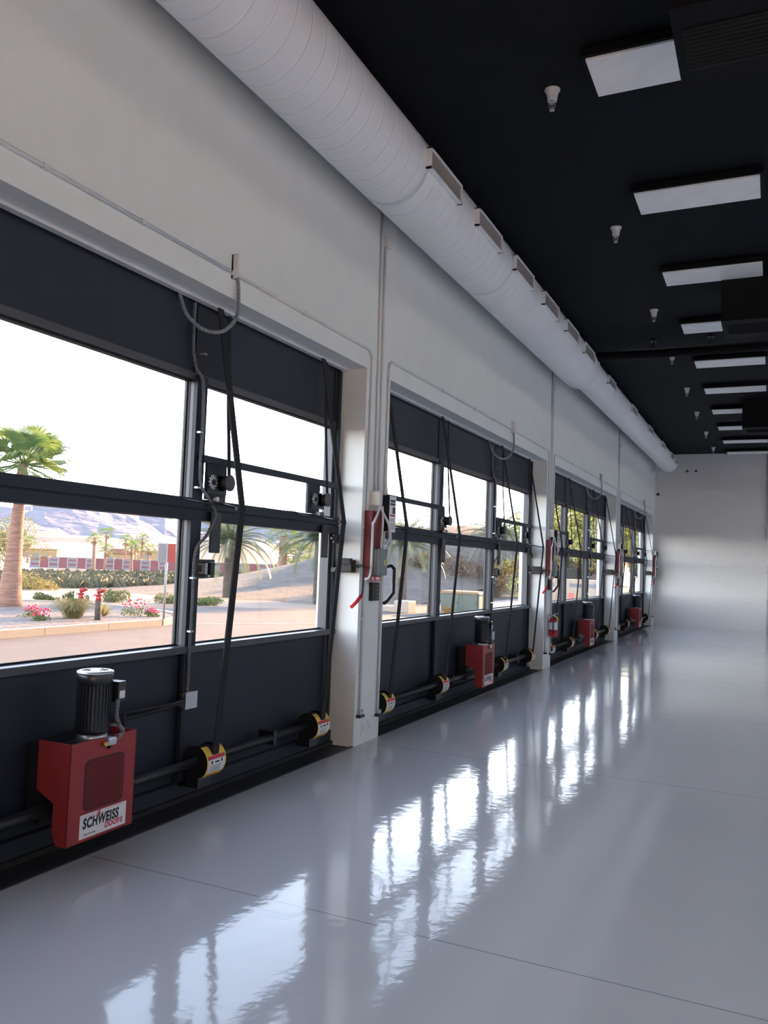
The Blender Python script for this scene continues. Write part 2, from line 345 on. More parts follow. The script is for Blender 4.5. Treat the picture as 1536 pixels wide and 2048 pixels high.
# ------------------------------------------------------------------ bifold doors (local origin: bay start, floor)
GX, FX = -0.315, -0.222      # glass plane, inner frame face
ML = [(1.92, 2.04), (3.955, 4.065)]; JB = 0.12
ZS, ZM0, ZM1, ZH = 1.0, 1.835, 1.98, 2.775
def make_door(i):
    d = empty('door_%d' % (i+1), (0, BAYS[i], 0)); struct(d)
    b = MB(); b.box(-0.30, -0.262, 0.0, BW, ZH+0.02, HEAD-0.001)
    for y0, y1 in [(0.0, JB)]+ML+[(BW-JB, BW)]: b.box(-0.262, -0.250, y0, y1, ZH+.02, HEAD-.03)
    b.build('header_panel', d, 'door')
    b = MB(); b.box(-0.30, -0.27, 0.0, BW, 0.1, ZS-0.02)
    b.build('lower_panel', d, 'door')
    b = MB()
    for y0, y1 in ML:
        b.box(GX-0.02, FX-0.03, y0+.01, y1-.01, ZS, ZM0, bev=.003); b.box(GX-.02, FX-0.03, y0+.01, y1-.01, ZM1, ZH, bev=.003)
        b.box(FX-.035, FX, y0, y1, 0.1, ZM0, 'blk'); b.box(FX-.035, FX, y0, y1, ZM1, ZH+.03, 'blk')
        for z0, z1 in ((ZS, ZM0), (ZM1, ZH)): b.box(GX+.012, GX+.022, y0-.012, y1+.012, z0, z1, 'gasket'); b.box(GX+.034, GX+.038, y0+.006, y1-.006, z0, z1, 'gasket')
    b.mats.insert(0, 'frame') if 'frame' not in b.mats else None
    o = None
    b2 = MB()
    for y0, y1 in ML:
        b2.box(GX-.02, FX-.03, y0+.004, y1-.004, ZS, ZM0, 'frame'); b2.box(GX-.02, FX-.03, y0+.004, y1-.004, ZM1, ZH, 'frame')
        b2.box(FX-.0301, FX, y0, y1, 0.1, ZM0, 'door'); b2.box(FX-.0301, FX, y0, y1, ZM1, ZH+.03, 'door')
        for z0, z1 in ((ZS, ZM0), (ZM1, ZH)):
            b2.box(GX+.0, GX+.012, y0-.008, y1+.008, z0, z1, 'gasket'); b2.box(GX+.026, GX+.032, y0+.001, y1-.001, z0, z1, 'gasket')
        m_ = b2.build('mullion', d); b2 = MB()
    b.bm.free(); b2.bm.free()
    for y0, y1 in ((0.0, JB), (BW-JB, BW)):
        q = MB(); q.box(GX-.02, FX-.03, y0+.001, y1-.001, 0.1, ZM0, 'frame'); q.box(GX-.02, FX-.03, y0+.001, y1-.001, ZM1, ZH, 'frame')
        q.box(FX-.0301, FX, y0+.04, y1-.04, .1, ZM0, 'door'); q.box(FX-.0301, FX, y0+.04, y1-.04, ZM1, HEAD-.03, 'door')
        q.build('stile', d)
    q = MB(); q.box(GX-.02, FX-.02, 0, BW, ZH, ZH+.045, 'frame'); q.box(GX-.0, FX-.05, .1, BW-.1, ZH-.012, ZH, 'gasket'); q.build('head_rail', d)
    q = MB(); q.box(GX-.02, FX, 0, BW, ZM0, ZM0+.068, 'door', bev=.004); q.box(GX-.02, FX, 0, BW, ZM0+.078, ZM1, 'door', bev=.004)
    q.box(GX, FX-.012, 0, BW, ZM0+.06, ZM0+.085, 'gasket'); q.build('middle_rail', d)
    q = MB(); q.box(GX-.02, FX+.006, 0, BW, ZS-.045, ZS, 'frame', bev=.004); q.box(GX+.0, GX+.012, .1, BW-.1, ZS, ZS+.012, 'gasket'); q.build('sill_rail', d)
    q = MB(); q.box(GX-.02, FX, 0, BW, 0.03, 0.12, 'door'); q.box(-.3, -.2, 0, BW, .0, .03, 'gasket'); q.build('bottom_rail', d)
    ys = [JB, ML[0][0], ML[0][1], ML[1][0], ML[1][1], BW-JB]
    for k in range(3):
        for z0, z1 in ((ZS, ZM0), (ZM1, ZH)):
            g = MB(); g.box(GX-.003, GX+.003, ys[2*k]-.005, ys[2*k+1]+.005, z0-.005, z1+.005); g.build('glass_pane', d, 'glass')
    # brace bars in the two outer upper panes
    for a, c in ((JB-.05, ML[0][0]+.06), (ML[1][0]+.06, BW-JB+.06)):
        q = MB(); q.box(FX+.0, FX+.035, a, c, 2.225, 2.275, 'door', bev=.004); q.build('brace_bar', d)
    # latch plates, each with its finger bar below the middle rail
    for yc, w, sgn in ((0.2, .2, 1), (ML[0][0]+.02, .22, 1), (ML[1][1]+.12, .22, -1), (BW-.5, .2, 1)):
        q = MB(); q.box(FX+.001, FX+.022, yc-w/2, yc+w/2, 1.98, 2.27, 'door'); q.build('latch_plate', d)
    for yc in (0.16, ML[0][0]+.10, ML[1][1]+.12, BW-.30):
        q = MB(); q.box(FX+.02, FX+.035, yc-.055, yc+.055, 1.62, 1.9, 'blk', bev=.006); q.build('locking_finger', d)
    for yc in (0.28, 1.76, 4.07, 5.5):
        q = MB()   # folding guide arm that carries the strap
        for s_ in (-1, 1): q.tube([(FX+.0, yc+s_*.22, 1.965), (0.085, yc+.02*s_, 1.915)], .006, 'blk', 6)
        q.cyl((0.085, yc-.045, 1.915), (0.085, yc+.045, 1.915), .012, 'blk', 10); q.build('strap_guide', d)
    for yc in (0.05, BW-.06):
        q = MB(); q.box(FX+.001, FX+.02, yc-.05, yc+.05, 1.75, 1.83, 'blk', bev=.004); q.cyl((FX, yc-.07, 1.79), (FX+.045, yc-.07, 1.79), .02, 'blk', 12); q.cyl((FX, yc+.0, 1.79), (FX+.04, yc+.0, 1.79), .014, 'blk', 12)
        q.build('side_hinge', d)
    return d
for i in range(4): make_door(i)
BAYS.append(BAYS[0]-6.52); make_door(4); BAYS.pop()

# ------------------------------------------------------------------ gears and pulleys on the latch plates
PW = ['beside its near jamb', 'beside its first mullion', 'beside its second mullion', 'beside its far jamb']
PY = [(0.2, .1), (ML[0][0]+.02, .16), (ML[1][1]+.06, .14), (BW-.5, .13)]
def make_pulley():
    t = empty('strap_pulley', (0, 0, 0), 'x', 'pulley')
    q = MB(); q.cyl((0, 0, 0), (.014, 0, 0), .036, 'galv', 20)
    for k in range(12):
        a = 2*PI*k/12; q.box(.002, .012, -.006, .006, .034, .052, 'galv', rot=(a, 'X'), piv=Vector((0, 0, 0)))
    q.cyl((.013, 0, 0), (.018, 0, 0), .02, 'ink', 14)
    q.build('gear', t)
    q = MB(); q.cyl((.0, .115, .005), (.06, .115, .005), .05, 'blk', 24); q.cyl((-.01, .115, .005), (.0, .115, .005), .058, 'blk', 24); q.cyl((.06, .115, .005), (.068, .115, .005), .058, 'blk', 24)
    q.build('wheel', t)
    q = MB(); q.box(-.004, .0, -.05, .17, -.075, .055, 'blk'); q.cyl((0, 0.02, -.115), (.04, .02, -.115), .018, 'galv', 12); q.box(0, .03, .03, .12, -.135, -.1, 'blk'); q.build('bracket', t)
    return t
p0 = make_pulley(); first = True
for i in range(4):
    for k, (yc, off) in enumerate(PY):
        if i == 0 and k < 2: continue
        loc = (FX+.028, BAYS[i]+yc, 2.10)
        lab = 'toothed gear and black strap wheel on the %s door, %s' % (ORD[i], PW[k])
        if first: p0.location = loc; p0['label'] = lab; p0['group'] = 'strap gears on the doors'; first = False
        else: dup(p0, loc, lab, 'strap gears on the doors')
        q = MB(); ys_ = BAYS[i]+yc+.115
        q.ribbon([(FX+.03, ys_, HEAD-.03), (FX+.045, ys_, 2.7), (FX+.085, ys_, 2.12)], .032, .008, 'strap')
        tag(q.build('latch_strap'), 'narrow black strap above the gear %s of the %s door' % (PW[k].replace('its','the'), ORD[i]), 'strap', 'narrow latch straps on the doors')

# ------------------------------------------------------------------ lift straps
SY = [0.28, 1.76, 4.07, 5.5]
SW = ['first from its near jamb', 'second from its near jamb', 'third from its near jamb', 'closest to its far jamb']
CX, CZ, DR = -0.118, 0.262, 0.104
for i in range(4):
    for k, y in enumerate(SY):
        if i == 0 and k < 2: continue
        yy = BAYS[i]+y
        q = MB(); pts = [(-0.15, yy, HEAD-.03), (0.098, yy, 1.93), (0.103, yy, 1.91), (0.098, yy, 1.89), (CX+DR*0.93, yy, CZ+DR*.42)]
        q.ribbon(pts, .062, .010, 'strap')
        tag(q.build('lift_strap'), 'black lift strap on the %s door, %s' % (ORD[i], SW[k]), 'strap', 'lift straps on the bifold doors')

# ------------------------------------------------------------------ drive shafts with drums
def drum(parent, y):
    q = MB(); q.cyl((CX, y-.065, CZ), (CX, y+.065, CZ), DR*.86, 'blk', 32); q.cyl((CX, y-.075, CZ), (CX, y-.065, CZ), DR, 'blk', 32); q.cyl((CX, y+.065, CZ), (CX, y+.075, CZ), DR, 'blk', 32)
    q.box(CX-.08, CX+.02, y-.07, y+.07, CZ-.17, CZ-.08, 'blk')
    q.build('strap_drum', parent)
    q = MB()
    def patch(ya, yb, a0, a1, r, m, n=12):
        for j in range(n):
            A = a0+(a1-a0)*j/n; B_ = a0+(a1-a0)*(j+1)/n
            q.prism([(CX+r*math.cos(t)*1.0, CZ+r*math.sin(t)) for t in (A, B_)]+[(CX+(r+.0012)*math.cos(t), CZ+(r+.0012)*math.sin(t)) for t in (B_, A)], 'y', ya, yb, m)
    R = math.radians
    rad = DR+.008
    patch(y-.1, y+.1, R(-58), R(28), rad, 'yellow', 14)
    patch(y-.1, y-.036, R(28), R(62), rad, 'yellow', 5); patch(y+.036, y+.1, R(28), R(62), rad, 'yellow', 5)
    patch(y-.088, y+.088, R(-34), R(12), rad+.0013, 'white', 7)
    patch(y-.088, y+.088, R(12), R(24), rad+.0013, 'redink', 2)
    patch(y-.05, y+.05, R(-50), R(-46), rad+.0013, 'redink', 1)
    for a in (-24, -19, -14, -9): patch(y-.06, y+.05-(a % 3)*.01, R(a), R(a+1.6), rad+.0027, 'greyink', 1)
    patch(y-.02, y+.025, R(0), R(5), rad+.0027, 'ink', 1); patch(y-.06, y-.045, R(-2), R(8), rad+.0027, 'ink', 1); patch(y+.045, y+.06, R(-1), R(10), rad+.0027, 'ink', 1)
    q.build('drum_cover', parent)['label'] = 'curved yellow and white warning label cover'
for i in range(4):
    t = empty('drive_shaft', (0, 0, 0), 'black drive shaft with labelled drums along the foot of the %s door' % ORD[i], 'drive shaft', 'drive shafts of the doors')
    Y0 = BAYS[i]
    q = MB(); q.cyl((CX, Y0+.18, CZ), (CX, Y0+BW-.43, CZ), .03, 'blk', 20)
    for yb in (.15, 2.2, 4.9): q.box(-.222, CX+.03, Y0+yb-.02, Y0+yb+.02, CZ-.05, CZ+.05, 'blk')
    q.build('shaft', t)
    for k, y in enumerate(SY): drum(t, Y0+y)
for i in range(4):   # square tube the drive hangs from
    pass

# ------------------------------------------------------------------ drive units (local origin: bay start)
def make_drive():
    t = empty('door_drive_unit', (0, 0, 0), 'x', 'door motor')
    y0, y1, xf, xb, zt, zb = 2.70, 3.17, 0.10, -0.12, 0.632, 0.125
    # housing: folded red sheet, open top, notch in the front lip
    prof = [(xb, zt), (xf, zt), (xf, zb), (xf-.07, zb), (xf-.10, zb+.07), (xf-.10, .33), (xb, .385)]
    q = MB()
    q.prism(prof, 'y', y0, y0+.006, 'red'); q.prism(prof, 'y', y1-.006, y1, 'red')
    ym = (y0+y1)/2+.03
    q.prism([(y0, zb), (y1, zb), (y1, zt), (ym+.035, zt), (ym+.03, zt-.05), (ym, zt-.07), (ym-.03, zt-.05), (ym-.035, zt), (y0, zt)], 'x', xf-.006, xf, 'red')
    q.box(xb, xf, y0, y1, zb, zb+.006, 'red') if False else q.box(xf-.07, xf, y0, y1, zb, zb+.006, 'red')
    q.build('housing', t)
    q = MB(); q.box(xb-.09, xf-.02, y0+.02, y1-.02, zt-.06, zt-.035, 'blk'); q.box(xb-.10, xb, y0+.03, y1-.03, .2, zt-.03, 'blk'); q.box(-.10, xf-.03, y0+.05, y1-.06, .36, zt-.05, 'blk'); q.build('gearbox', t)
    q = MB(); q.box(-.262, -.255, y1+.04, y1+.24, .36, .60, 'enclosure'); q.build('back_plate', t)
    # mesh screen
    q = MB(); ya, yb, za, zc, r = y0+.10, y1-.085, .275, .535, .035
    pts = arc(yb-r, zc-r, r, 0, PI/2, 5)+arc(ya+r, zc-r, r, PI/2, PI, 5)+arc(ya+r, za+r, r, PI, 1.5*PI, 5)+arc(yb-r, za+r, r, 1.5*PI, 2*PI, 5)
    q.prism(pts, 'x', xf, xf+.0015, 'mesh')
    n = 0
    yy = ya-.25
    while yy < yb+.25:
        for sgn in (1, -1):
            # diagonal strand clipped to the screen
            P = []
            for s_ in range(41):
                z = za+(zc-za)*s_/40; y = yy+sgn*(z-(za+zc)/2)*0.45
                if ya+.006 < y < yb-.006 and za+.006 < z < zc-.006 and not ((y < ya+r and (z < za+r*.6 or z > zc-r*.6)) or (y > yb-r and (z < za+r*.6 or z > zc-r*.6))): P.append((xf+.003, y, z))
            if len(P) > 1: q.ribbon([P[0], P[-1]], .0022, .0015, 'red', wdir=(0, 1, 0))
        yy += .0125
    q.build('mesh_screen', t)['label'] = 'dark expanded metal screen with rounded corners'
    # sign plate with lettering
    px0, px1, pz0, pz1 = y0+.085, y1-.055, .142, .262
    q = MB(); q.box(xf, xf+.002, px0, px1, pz0, pz1, 'white')
    pl = q.build('sign_plate', t); pl['label'] = 'white maker plate with black and red lettering'
    Wd = px1-px0
    text('lettering', 'SCHWEISS', .070, 'ink', pl, (xf+.002, px0+.020, pz0+.050), (0, 1, 0), (0, 0, 1), bold=.0030, shear=.1, sx_=.73, spacing=1.1)
    text('lettering', 'DOORS', .038, 'redink', pl, (xf+.002, px0+.175, pz0+.018), (0, 1, 0), (0, 0, 1), bold=.0014, shear=.12, sx_=.92, spacing=1.1)
    q = MB()
    for u0, u1 in ((.0, .028), (.032, .05), (.054, .08)): q.box(xf+.002, xf+.0028, px0+.03+u0, px0+.03+u1, pz0+.014, pz0+.021, 'greyink')
    q.build('small_print', pl)
    q = MB(); q.box(xf+.002, xf+.0028, px0+.02, px0+.15, pz1-.013, pz1-.0115, 'redink'); q.box(xf+.002, xf+.0028, px0+.17, px1-.03, pz1-.008, pz1-.0065, 'redink')
    for a in (-50, 0, 45): q.box(xf+.002, xf+.003, px0+.128, px0+.132, pz1-.03, pz1+.004, 'redink', rot=(math.radians(a), 'X'))
    q.build('emblem', pl)
    # motor
    mx, my = 0.0, 2.94
    q = MB()
    prof = [(.645, .082), (.66, .088), (.90, .086), (.905, .094), (.945, .094), (.962, .088), (.968, .07)]
    q.tube([(mx, my, z) for z, r_ in prof], .1, 'motor', 36, rad=[r_ for z, r_ in prof])
    for k in range(30):
        a = 2*PI*k/30; q.box(mx+.082, mx+.090, my-.003, my+.003, .67, .895, 'motor', rot=(a, 'Z'), piv=Vector((mx, my, .8)))
    mo = q.build('motor', t); mo['label'] = 'black finned upright electric motor'
    q = MB(); q.tube([(mx, my, .955), (mx, my, .9675), (mx, my, .972)], .09, 'galv', 32, rad=[.0965, .094, .08])
    for k in range(18):
        a = 2*PI*k/18; q.box(mx+.03, mx+.07, my-.002, my+.002, .972, .9735, 'ink', rot=(a, 'Z'), piv=Vector((mx, my, .972)))
    q.build('fan_cover', mo)
    q = MB(); q.box(mx+.02, mx+.10, my+.07, my+.13, .80, .91, 'motor', bev=.008); q.box(mx+.10, mx+.102, my+.08, my+.12, .82, .86, 'white'); q.build('terminal_box', mo)
    q = MB(); q.cyl((mx, my, .598), (mx, my, .646), .078, 'alu', 28); q.box(mx+.03, mx+.12, my+.0, my+.06, .585, .625, 'alu', bev=.01); q.cyl((mx+.1, my-.02, .60), (mx+.125, my-.02, .60), .012, 'brass', 12); q.build('mounting_flange', mo)
    q = MB(); q.tube(smoothpath([(mx+.06, my+.10, .83), (mx+.1, my+.07, .80), (mx+.105, my+.06, .74), (mx+.10, my+.09, .68), (mx+.11, my+.11, .64), (mx+.09, my+.07, .60)]), .011, 'flex', 10); q.build('whip_conduit', mo)
    return t
dr = make_drive()
for i in range(4):
    lab = ['large red motor housing with white maker plate on the nearest door', 'red motor housing on the second nearest door, its black motor in front of the sill',
           'red motor housing seen edge-on at the foot of the third door', 'smallest, most distant red motor housing on the farthest door'][i]
    if i == 0: dr.location = (0, BAYS[0], 0); dr['label'] = lab; dr['group'] = 'red drive units'
    else: dup(dr, (0, BAYS[i], 0), lab, 'red drive units')

# ------------------------------------------------------------------ conduits, junction box, limit switches on the doors
def make_wiring():
    t = empty('flexible_conduit', (0, 0, 0), 'x', 'conduit')
    P = [(-.235, 3.90, 3.28), (-.232, 3.90, 3.0), (-.225, 3.93, 2.85), (-.2, 3.98, 2.76), (-.2, 4.0, 2.5), (-.2, 3.995, 2.2), (-.2, 4.02, 2.06), (-.195, 4.13, 1.96), (-.19, 4.17, 1.87),
         (-.19, 4.09, 1.74), (-.2, 3.99, 1.62), (-.205, 3.99, 1.3), (-.21, 3.99, 1.0), (-.215, 4.0, .70)]
    q = MB(); q.tube(smoothpath(P, 8), .0115, 'flex', 12); q.build('vertical_run', t)
    q = MB(); q.box(-.25, -.19, 3.955, 4.065, .60, .70, 'alu', bev=.004); q.box(-.19, -.187, 3.95, 4.07, .595, .705, 'alu'); q.build('junction_box', t)['label'] = 'silver square junction box'
    q = MB(); q.tube(smoothpath([(-.2, 3.96, .655), (-.19, 3.8, .652), (-.19, 3.55, .655), (-.18, 3.38, .66), (-.14, 3.33, .655), (-.12, 3.31, .60)], 8), .012, 'flexdark', 10)
    q.tube(smoothpath([(-.21, 3.96, .64), (-.2, 3.75, .63), (-.2, 3.2, .615), (-.16, 3.0, .61)], 8), .012, 'flexdark', 10)
    q.build('horizontal_run', t)
    q = MB()
    for z in (2.95, 2.42, 2.05, 1.45, 1.1): q.box(-.225, -.19, 3.965, 4.0, z-.006, z+.006, 'galv')
    q.build('pipe_clip', t)
    return t
wi = make_wiring()
def make_switch():
    t = empty('limit_switch', (0, 0, 0), 'x', 'switch')
    q = MB(); q.box(FX+.003, FX+.012, 4.0, 4.22, 1.45, 1.575, 'blk', bev=.003); q.build('mounting_plate', t)
    q = MB(); q.box(FX+.012, FX+.045, 4.075, 4.10, 1.475, 1.55, 'galv'); q.box(FX+.012, FX+.06, 4.115, 4.16, 1.47, 1.555, 'blk', bev=.003)
    for z in (1.485, 1.54): q.box(FX+.012, FX+.02, 4.04, 4.19, z-.003, z+.003, 'galv')
    q.box(FX+.03, FX+.05, 4.1, 4.125, 1.455, 1.47, 'galv'); q.build('switch_body', t)
    q = MB(); q.tube([(FX+.05, 4.13, 1.545), (FX+.06, 4.29, 1.548)], .0025, 'galv', 6); q.build('lever', t)
    return t
sw = make_switch()
for i in range(4):
    la = 'thin flexible conduit snaking down the second mullion of the %s door' % ORD[i]
    lb = 'black plate with limit switch beside the second mullion of the %s door' % ORD[i]
    if i == 0:
        wi.location = sw.location = (0, BAYS[0], 0); wi['label'] = la; wi['group'] = 'flexible conduits on the doors'; sw['label'] = lb; sw['group'] = 'limit switches on the doors'
    else: dup(wi, (0, BAYS[i], 0), la, 'flexible conduits on the doors'); dup(sw, (0, BAYS[i], 0), lb, 'limit switches on the doors')

def make_loop():
    t = empty('cable_loop', (0, 0, 0), 'x', 'cable')
    q = MB(); q.tube(smoothpath([(-.235, 3.74, 3.29), (-.2, 3.78, 3.16), (-.13, 3.87, 3.08), (-.05, 3.97, 3.09), (.02, 4.02, 3.2), (.03, 4.01, 3.38), (.02, 4.0, 3.47)], 10), .0125, 'flexwhite', 12)
    q.build('hose', t)
    q = MB(); q.box(.0, .012, 3.965, 4.01, 3.44, 3.60, 'conduit'); q.box(.0, .05, 3.965, 3.975, 3.44, 3.60, 'conduit'); q.box(.0, .035, 3.96, 4.05, 3.46, 3.49, 'conduit', bev=.005); q.build('wall_bracket', t)
    return t
lo = make_loop()
for i in range(4):
    la = 'U-shaped grey cable loop hanging from a bracket over the %s door' % ORD[i]
    if i == 0: lo.location = (0, BAYS[0], 0); lo['label'] = la; lo['group'] = 'cable loops over the doors'
    else: dup(lo, (0, BAYS[i], 0), la, 'cable loops over the doors')

# rigid white conduits over each opening and down the piers
for i in range(4):
    Y = BAYS[i]; t = empty('rigid_conduit', (0, 0, 0), 'white painted conduit framing the %s door opening' % ORD[i], 'conduit', 'white conduits over the doors')
    r = .0115; zc = 3.478; ye = BW+.075
    c = arc(Y+ye-.09, zc-.09, .09, PI/2, 0, 6)
    if i == 3: ye = BW+.075
    q = MB(); q.tube([(.013, Y+4.05, zc)]+[(.013, a, z) for a, z in c]+[(.013, Y+ye, .30)], r, 'conduit', 10)
    for yq in (Y+4.9,): q.box(0, .026, yq-.02, yq+.02, zc-.014, zc+.014, 'conduit')
    for zz in (2.6, 1.9, 1.1, .6): q.box(0, .02, Y+ye-.02, Y+ye+.02, zz-.01, zz+.01, 'conduit')
    q.build('far_run', t)
    q = MB(); ys = -.065; c = arc(Y+ys+.08, zc-.08, .08, PI, PI/2, 6)
    if i == 0: q.tube([(.013, Y-1, zc), (.013, Y+3.93, zc)], r, 'conduit', 10)
    else: q.tube([(.013, Y+ys, .22)]+[(.013, a, z) for a, z in c]+[(.013, Y+3.93, zc)], r, 'conduit', 10)
    for yq in (Y+1.3, Y+2.4, Y+3.1): q.box(0, .026, yq-.02, yq+.02, zc-.014, zc+.014, 'conduit')
    if i: q.box(0, .02, Y+ys-.02, Y+ys+.02, 3.28, 3.3, 'conduit')
    q.build('near_run', t)

# ------------------------------------------------------------------ control gear on every pier (local origin: pier near corner on the floor)
PIER = ['first pier', 'second pier', 'third pier', 'far corner pier']
def make_pierconduit():
    t = empty('pier_conduit', (0, 0, 0), 'x', 'conduit')
    q = MB(); q.tube([(.013, .165, 4.9), (.013, .2, 3.4), (.013, .22, 2.25)], .011, 'conduit', 10); q.build('left_pipe', t)
    q = MB(); q.tube([(.013, .255, 4.55), (.013, .285, 3.4), (.013, .30, 2.2)], .011, 'conduit', 10); q.build('right_pipe', t)
    q = MB(); q.box(0, .05, .24, .33, 4.50, 4.60, 'conduit', bev=.004); q.build('junction_box', t)
    return t
def make_control():
    t = empty('control_panel', (0, 0, 0), 'x', 'control panel')
    q = MB(); q.box(.0, .075, .055, .27, 1.46, 2.05, 'darkred', bev=.003); bk = q.build('backing_box', t); bk['label'] = 'tall narrow red backing box'
    q = MB(); q.box(.0, .11, .33, .47, 1.88, 2.21, 'blk', bev=.003); q.build('contactor_box', t)
    q = MB(); q.box(.0, .125, .47, .478, 1.87, 2.21, 'white') if False else q.box(.108, .112, .335, .475, 1.875, 2.205, 'white'); pl = q.build('warning_sign', t); pl['label'] = 'white warning sign with black and red print'
    q = MB()
    q.box(.112, .1128, .35, .46, 2.15, 2.17, 'ink'); q.box(.112, .1128, .35, .46, 2.12, 2.14, 'ink')
    q.box(.112, .1128, .40, .46, 2.045, 2.105, 'ink'); q.box(.112, .1128, .355, .46, 2.02, 2.035, 'redink')
    for z in (1.99, 1.975, 1.95, 1.935, 1.92, 1.905): q.box(.112, .1128, .355, .455, z, z+.006, 'greyink')
    q.build('print', pl)
    q = MB(); q.box(.075, .135, .10, .275, 1.48, 1.715, 'enclosure', bev=.004); q.box(.135, .139, .105, .27, 1.49, 1.705, 'enclosure', bev=.002)
    q.box(.139, .14, .20, .235, 1.57, 1.62, 'yellow'); q.box(.139, .14, .245, .25, 1.55, 1.67, 'white')
    sb = q.build('disconnect_switch', t); sb['label'] = 'grey-green safety switch box with yellow label'
    q = MB(); q.box(.08, .11, .275, .31, 1.55, 1.66, 'blk', bev=.006); q.tube([(.095, .29, 1.63), (.1, .34, 1.66)], .007, 'blk', 8); q.build('switch_lever', sb)
    q = MB(); q.box(.075, .079, .06, .27, 1.43, 1.475, 'redink'); q.box(.079, .0795, .09, .13, 1.44, 1.465, 'white'); q.box(.079, .0795, .17, .25, 1.44, 1.465, 'white'); q.build('red_label', t)
    q = MB(); q.box(.0, .035, .20, .345, 1.25, 1.415, 'ink', bev=.004)
    for k in range(4): q.cyl((.035, .29, 1.28+k*.033), (.04, .29, 1.28+k*.033), .009, 'greyink', 12)
    q.build('push_button_station', t)['label'] = 'black push button station'
    # Y shaped white fitting and loops of hose
    q = MB(); q.box(.0, .09, .13, .19, 2.1, 2.22, 'cream', bev=.006); q.box(.0, .08, .19, .25, 2.11, 2.24, 'conduit', bev=.004); q.build('tee_fitting', t)
    for P in ([(.085, .17, 2.11), (.09, .155, 2.06), (.095, .06, 1.95), (.09, .045, 1.9), (.085, .045, 1.5), (.02, .045, 1.44)],
              [(.085, .19, 2.11), (.095, .21, 2.06), (.115, .31, 1.95), (.12, .33, 1.88)],
              [(.09, .23, 2.1), (.10, .225, 1.95), (.105, .20, 1.80), (.11, .19, 1.72)],
              [(.11, .35, 1.88), (.115, .34, 1.81), (.12, .27, 1.77), (.115, .2, 1.74)],
              [(.08, .44, 1.88), (.1, .40, 1.78), (.105, .31, 1.70), (.1, .29, 1.66)]):
        q = MB(); q.tube(smoothpath(P, 6), .0115, 'conduit', 10); q.build('hose', t)
    return t
def make_winch():
    t = empty('manual_winch', (0, 0, 0), 'x', 'winch')
    q = MB(); q.box(-.185, -.035, -.09, -.002, 1.50, 1.61, 'gasket', bev=.01); q.box(-.175, -.045, -.10, -.09, 1.57, 1.615, 'gasket', bev=.004)
    for k in range(5): q.box(-.17+k*.028, -.155+k*.028, -.1, -.06, 1.61, 1.622, 'gasket')
    q.box(-.18, -.04, -.095, -.002, 1.555, 1.562, 'gasket')
    q.build('ratchet_body', t)
    q = MB(); q.cyl((-.30, -.05, 1.54), (.06, -.05, 1.56), .012, 'blk', 12); q.prism([(-.31, 1.50), (-.2, 1.50), (-.185, 1.54), (-.31, 1.53)], 'y', -.09, -.04, 'blk'); q.build('shaft', t)
    q = MB(); q.tube(smoothpath([(.02, -.06, 1.565), (.06, -.06, 1.55), (.065, -.06, 1.48), (.062, -.06, 1.36), (.055, -.065, 1.30)], 6), .013, 'blk', 10); q.build('crank_arm', t)
    q = MB(); q.tube([(.057, -.065, 1.305), (.045, -.13, 1.25), (.03, -.19, 1.21)], .016, 'grip', 12); q.build('grip', t)['label'] = 'red rubber crank grip'
    return t
def make_bar():
    t = empty('pry_handle', (0, 0, 0), 'x', 'handle')
    q = MB(); q.tube([(.02, .535, 1.56), (.06, .53, 1.57), (.09, .535, 1.54), (.09, .535, 1.32), (.05, .48, 1.24), (.03, .45, 1.22)], .016, 'blk', 10); q.build('handle_bar', t)
    return t
def make_sensor(side):
    t = empty('photo_sensor', (0, 0, 0), 'x', 'sensor')
    q = MB(); q.box(.0, .045, -.045, .045, -.012, .012, 'blk', bev=.003); q.build('lens_body', t)
    q = MB(); q.box(.002, .03, -.02, .035, .012, .045, 'galv', bev=.004); q.tube(smoothpath([(.03, .0, .04), (.035, .02, .055), (.02, .035, .03), (.02, .04, .012)], 5), .003, 'blk', 6); q.build('bracket', t)
    return t
def make_outlet():
    t = empty('wall_outlet', (0, 0, 0), 'x', 'outlet')
    q = MB(); q.box(0, .006, -.035, .035, -.057, .057, 'white', bev=.002); q.build('cover_plate', t)
    q = MB(); q.box(.006, .009, -.017, .017, -.035, .035, 'white')
    for z in (-.018, .012): q.box(.009, .0095, -.008, -.004, z, z+.01, 'ink'); q.box(.009, .0095, .004, .008, z, z+.01, 'ink')
    q.cyl((.006, 0, .0), (.0095, 0, .0), .004, 'ink', 8); q.build('socket', t)
    return t
first = {}
def place(key, maker, loc, label, group):
    if key not in first:
        o = maker(); o.location = loc; o['label'] = label; o['group'] = group; first[key] = o
    else: dup(first[key], loc, label, group)
for i in range(4):
    Y = BAYS[i]+BW
    if i < 3: place('pc', make_pierconduit, (0, Y, 0), 'pair of slim white vertical pipes running up the %s to the duct' % PIER[i], 'pipes on the piers')
    place('cp', make_control, (0, Y, 0), 'red and black control panel with white hoses on the %s' % PIER[i], 'door control panels')
    place('wi', make_winch, (0, Y, 0), 'black hand crank winch with red grip beside the %s' % PIER[i], 'hand crank winches')
    if i < 3: place('hb', make_bar, (0, Y, 0), 'bent black crank handle hanging off the far edge of the %s' % PIER[i], 'bent black handles')
    place('s', lambda: make_sensor(0), (0.0, Y+.075, .255), 'small black photo sensor low on the near side of the %s' % PIER[i], 'photo sensors')
    if i < 3: place('s', lambda: make_sensor(0), (0.0, Y+.455, .21), 'small black photo sensor low on the far side of the %s' % PIER[i], 'photo sensors')
    if i < 1:
        place('o', make_outlet, (0.0, Y+.17, .13), 'left white outlet plate at the foot of the first pier', 'outlets')
        place('o', make_outlet, (0.0, Y+.29, .13), 'right white outlet plate at the foot of the first pier', 'outlets')

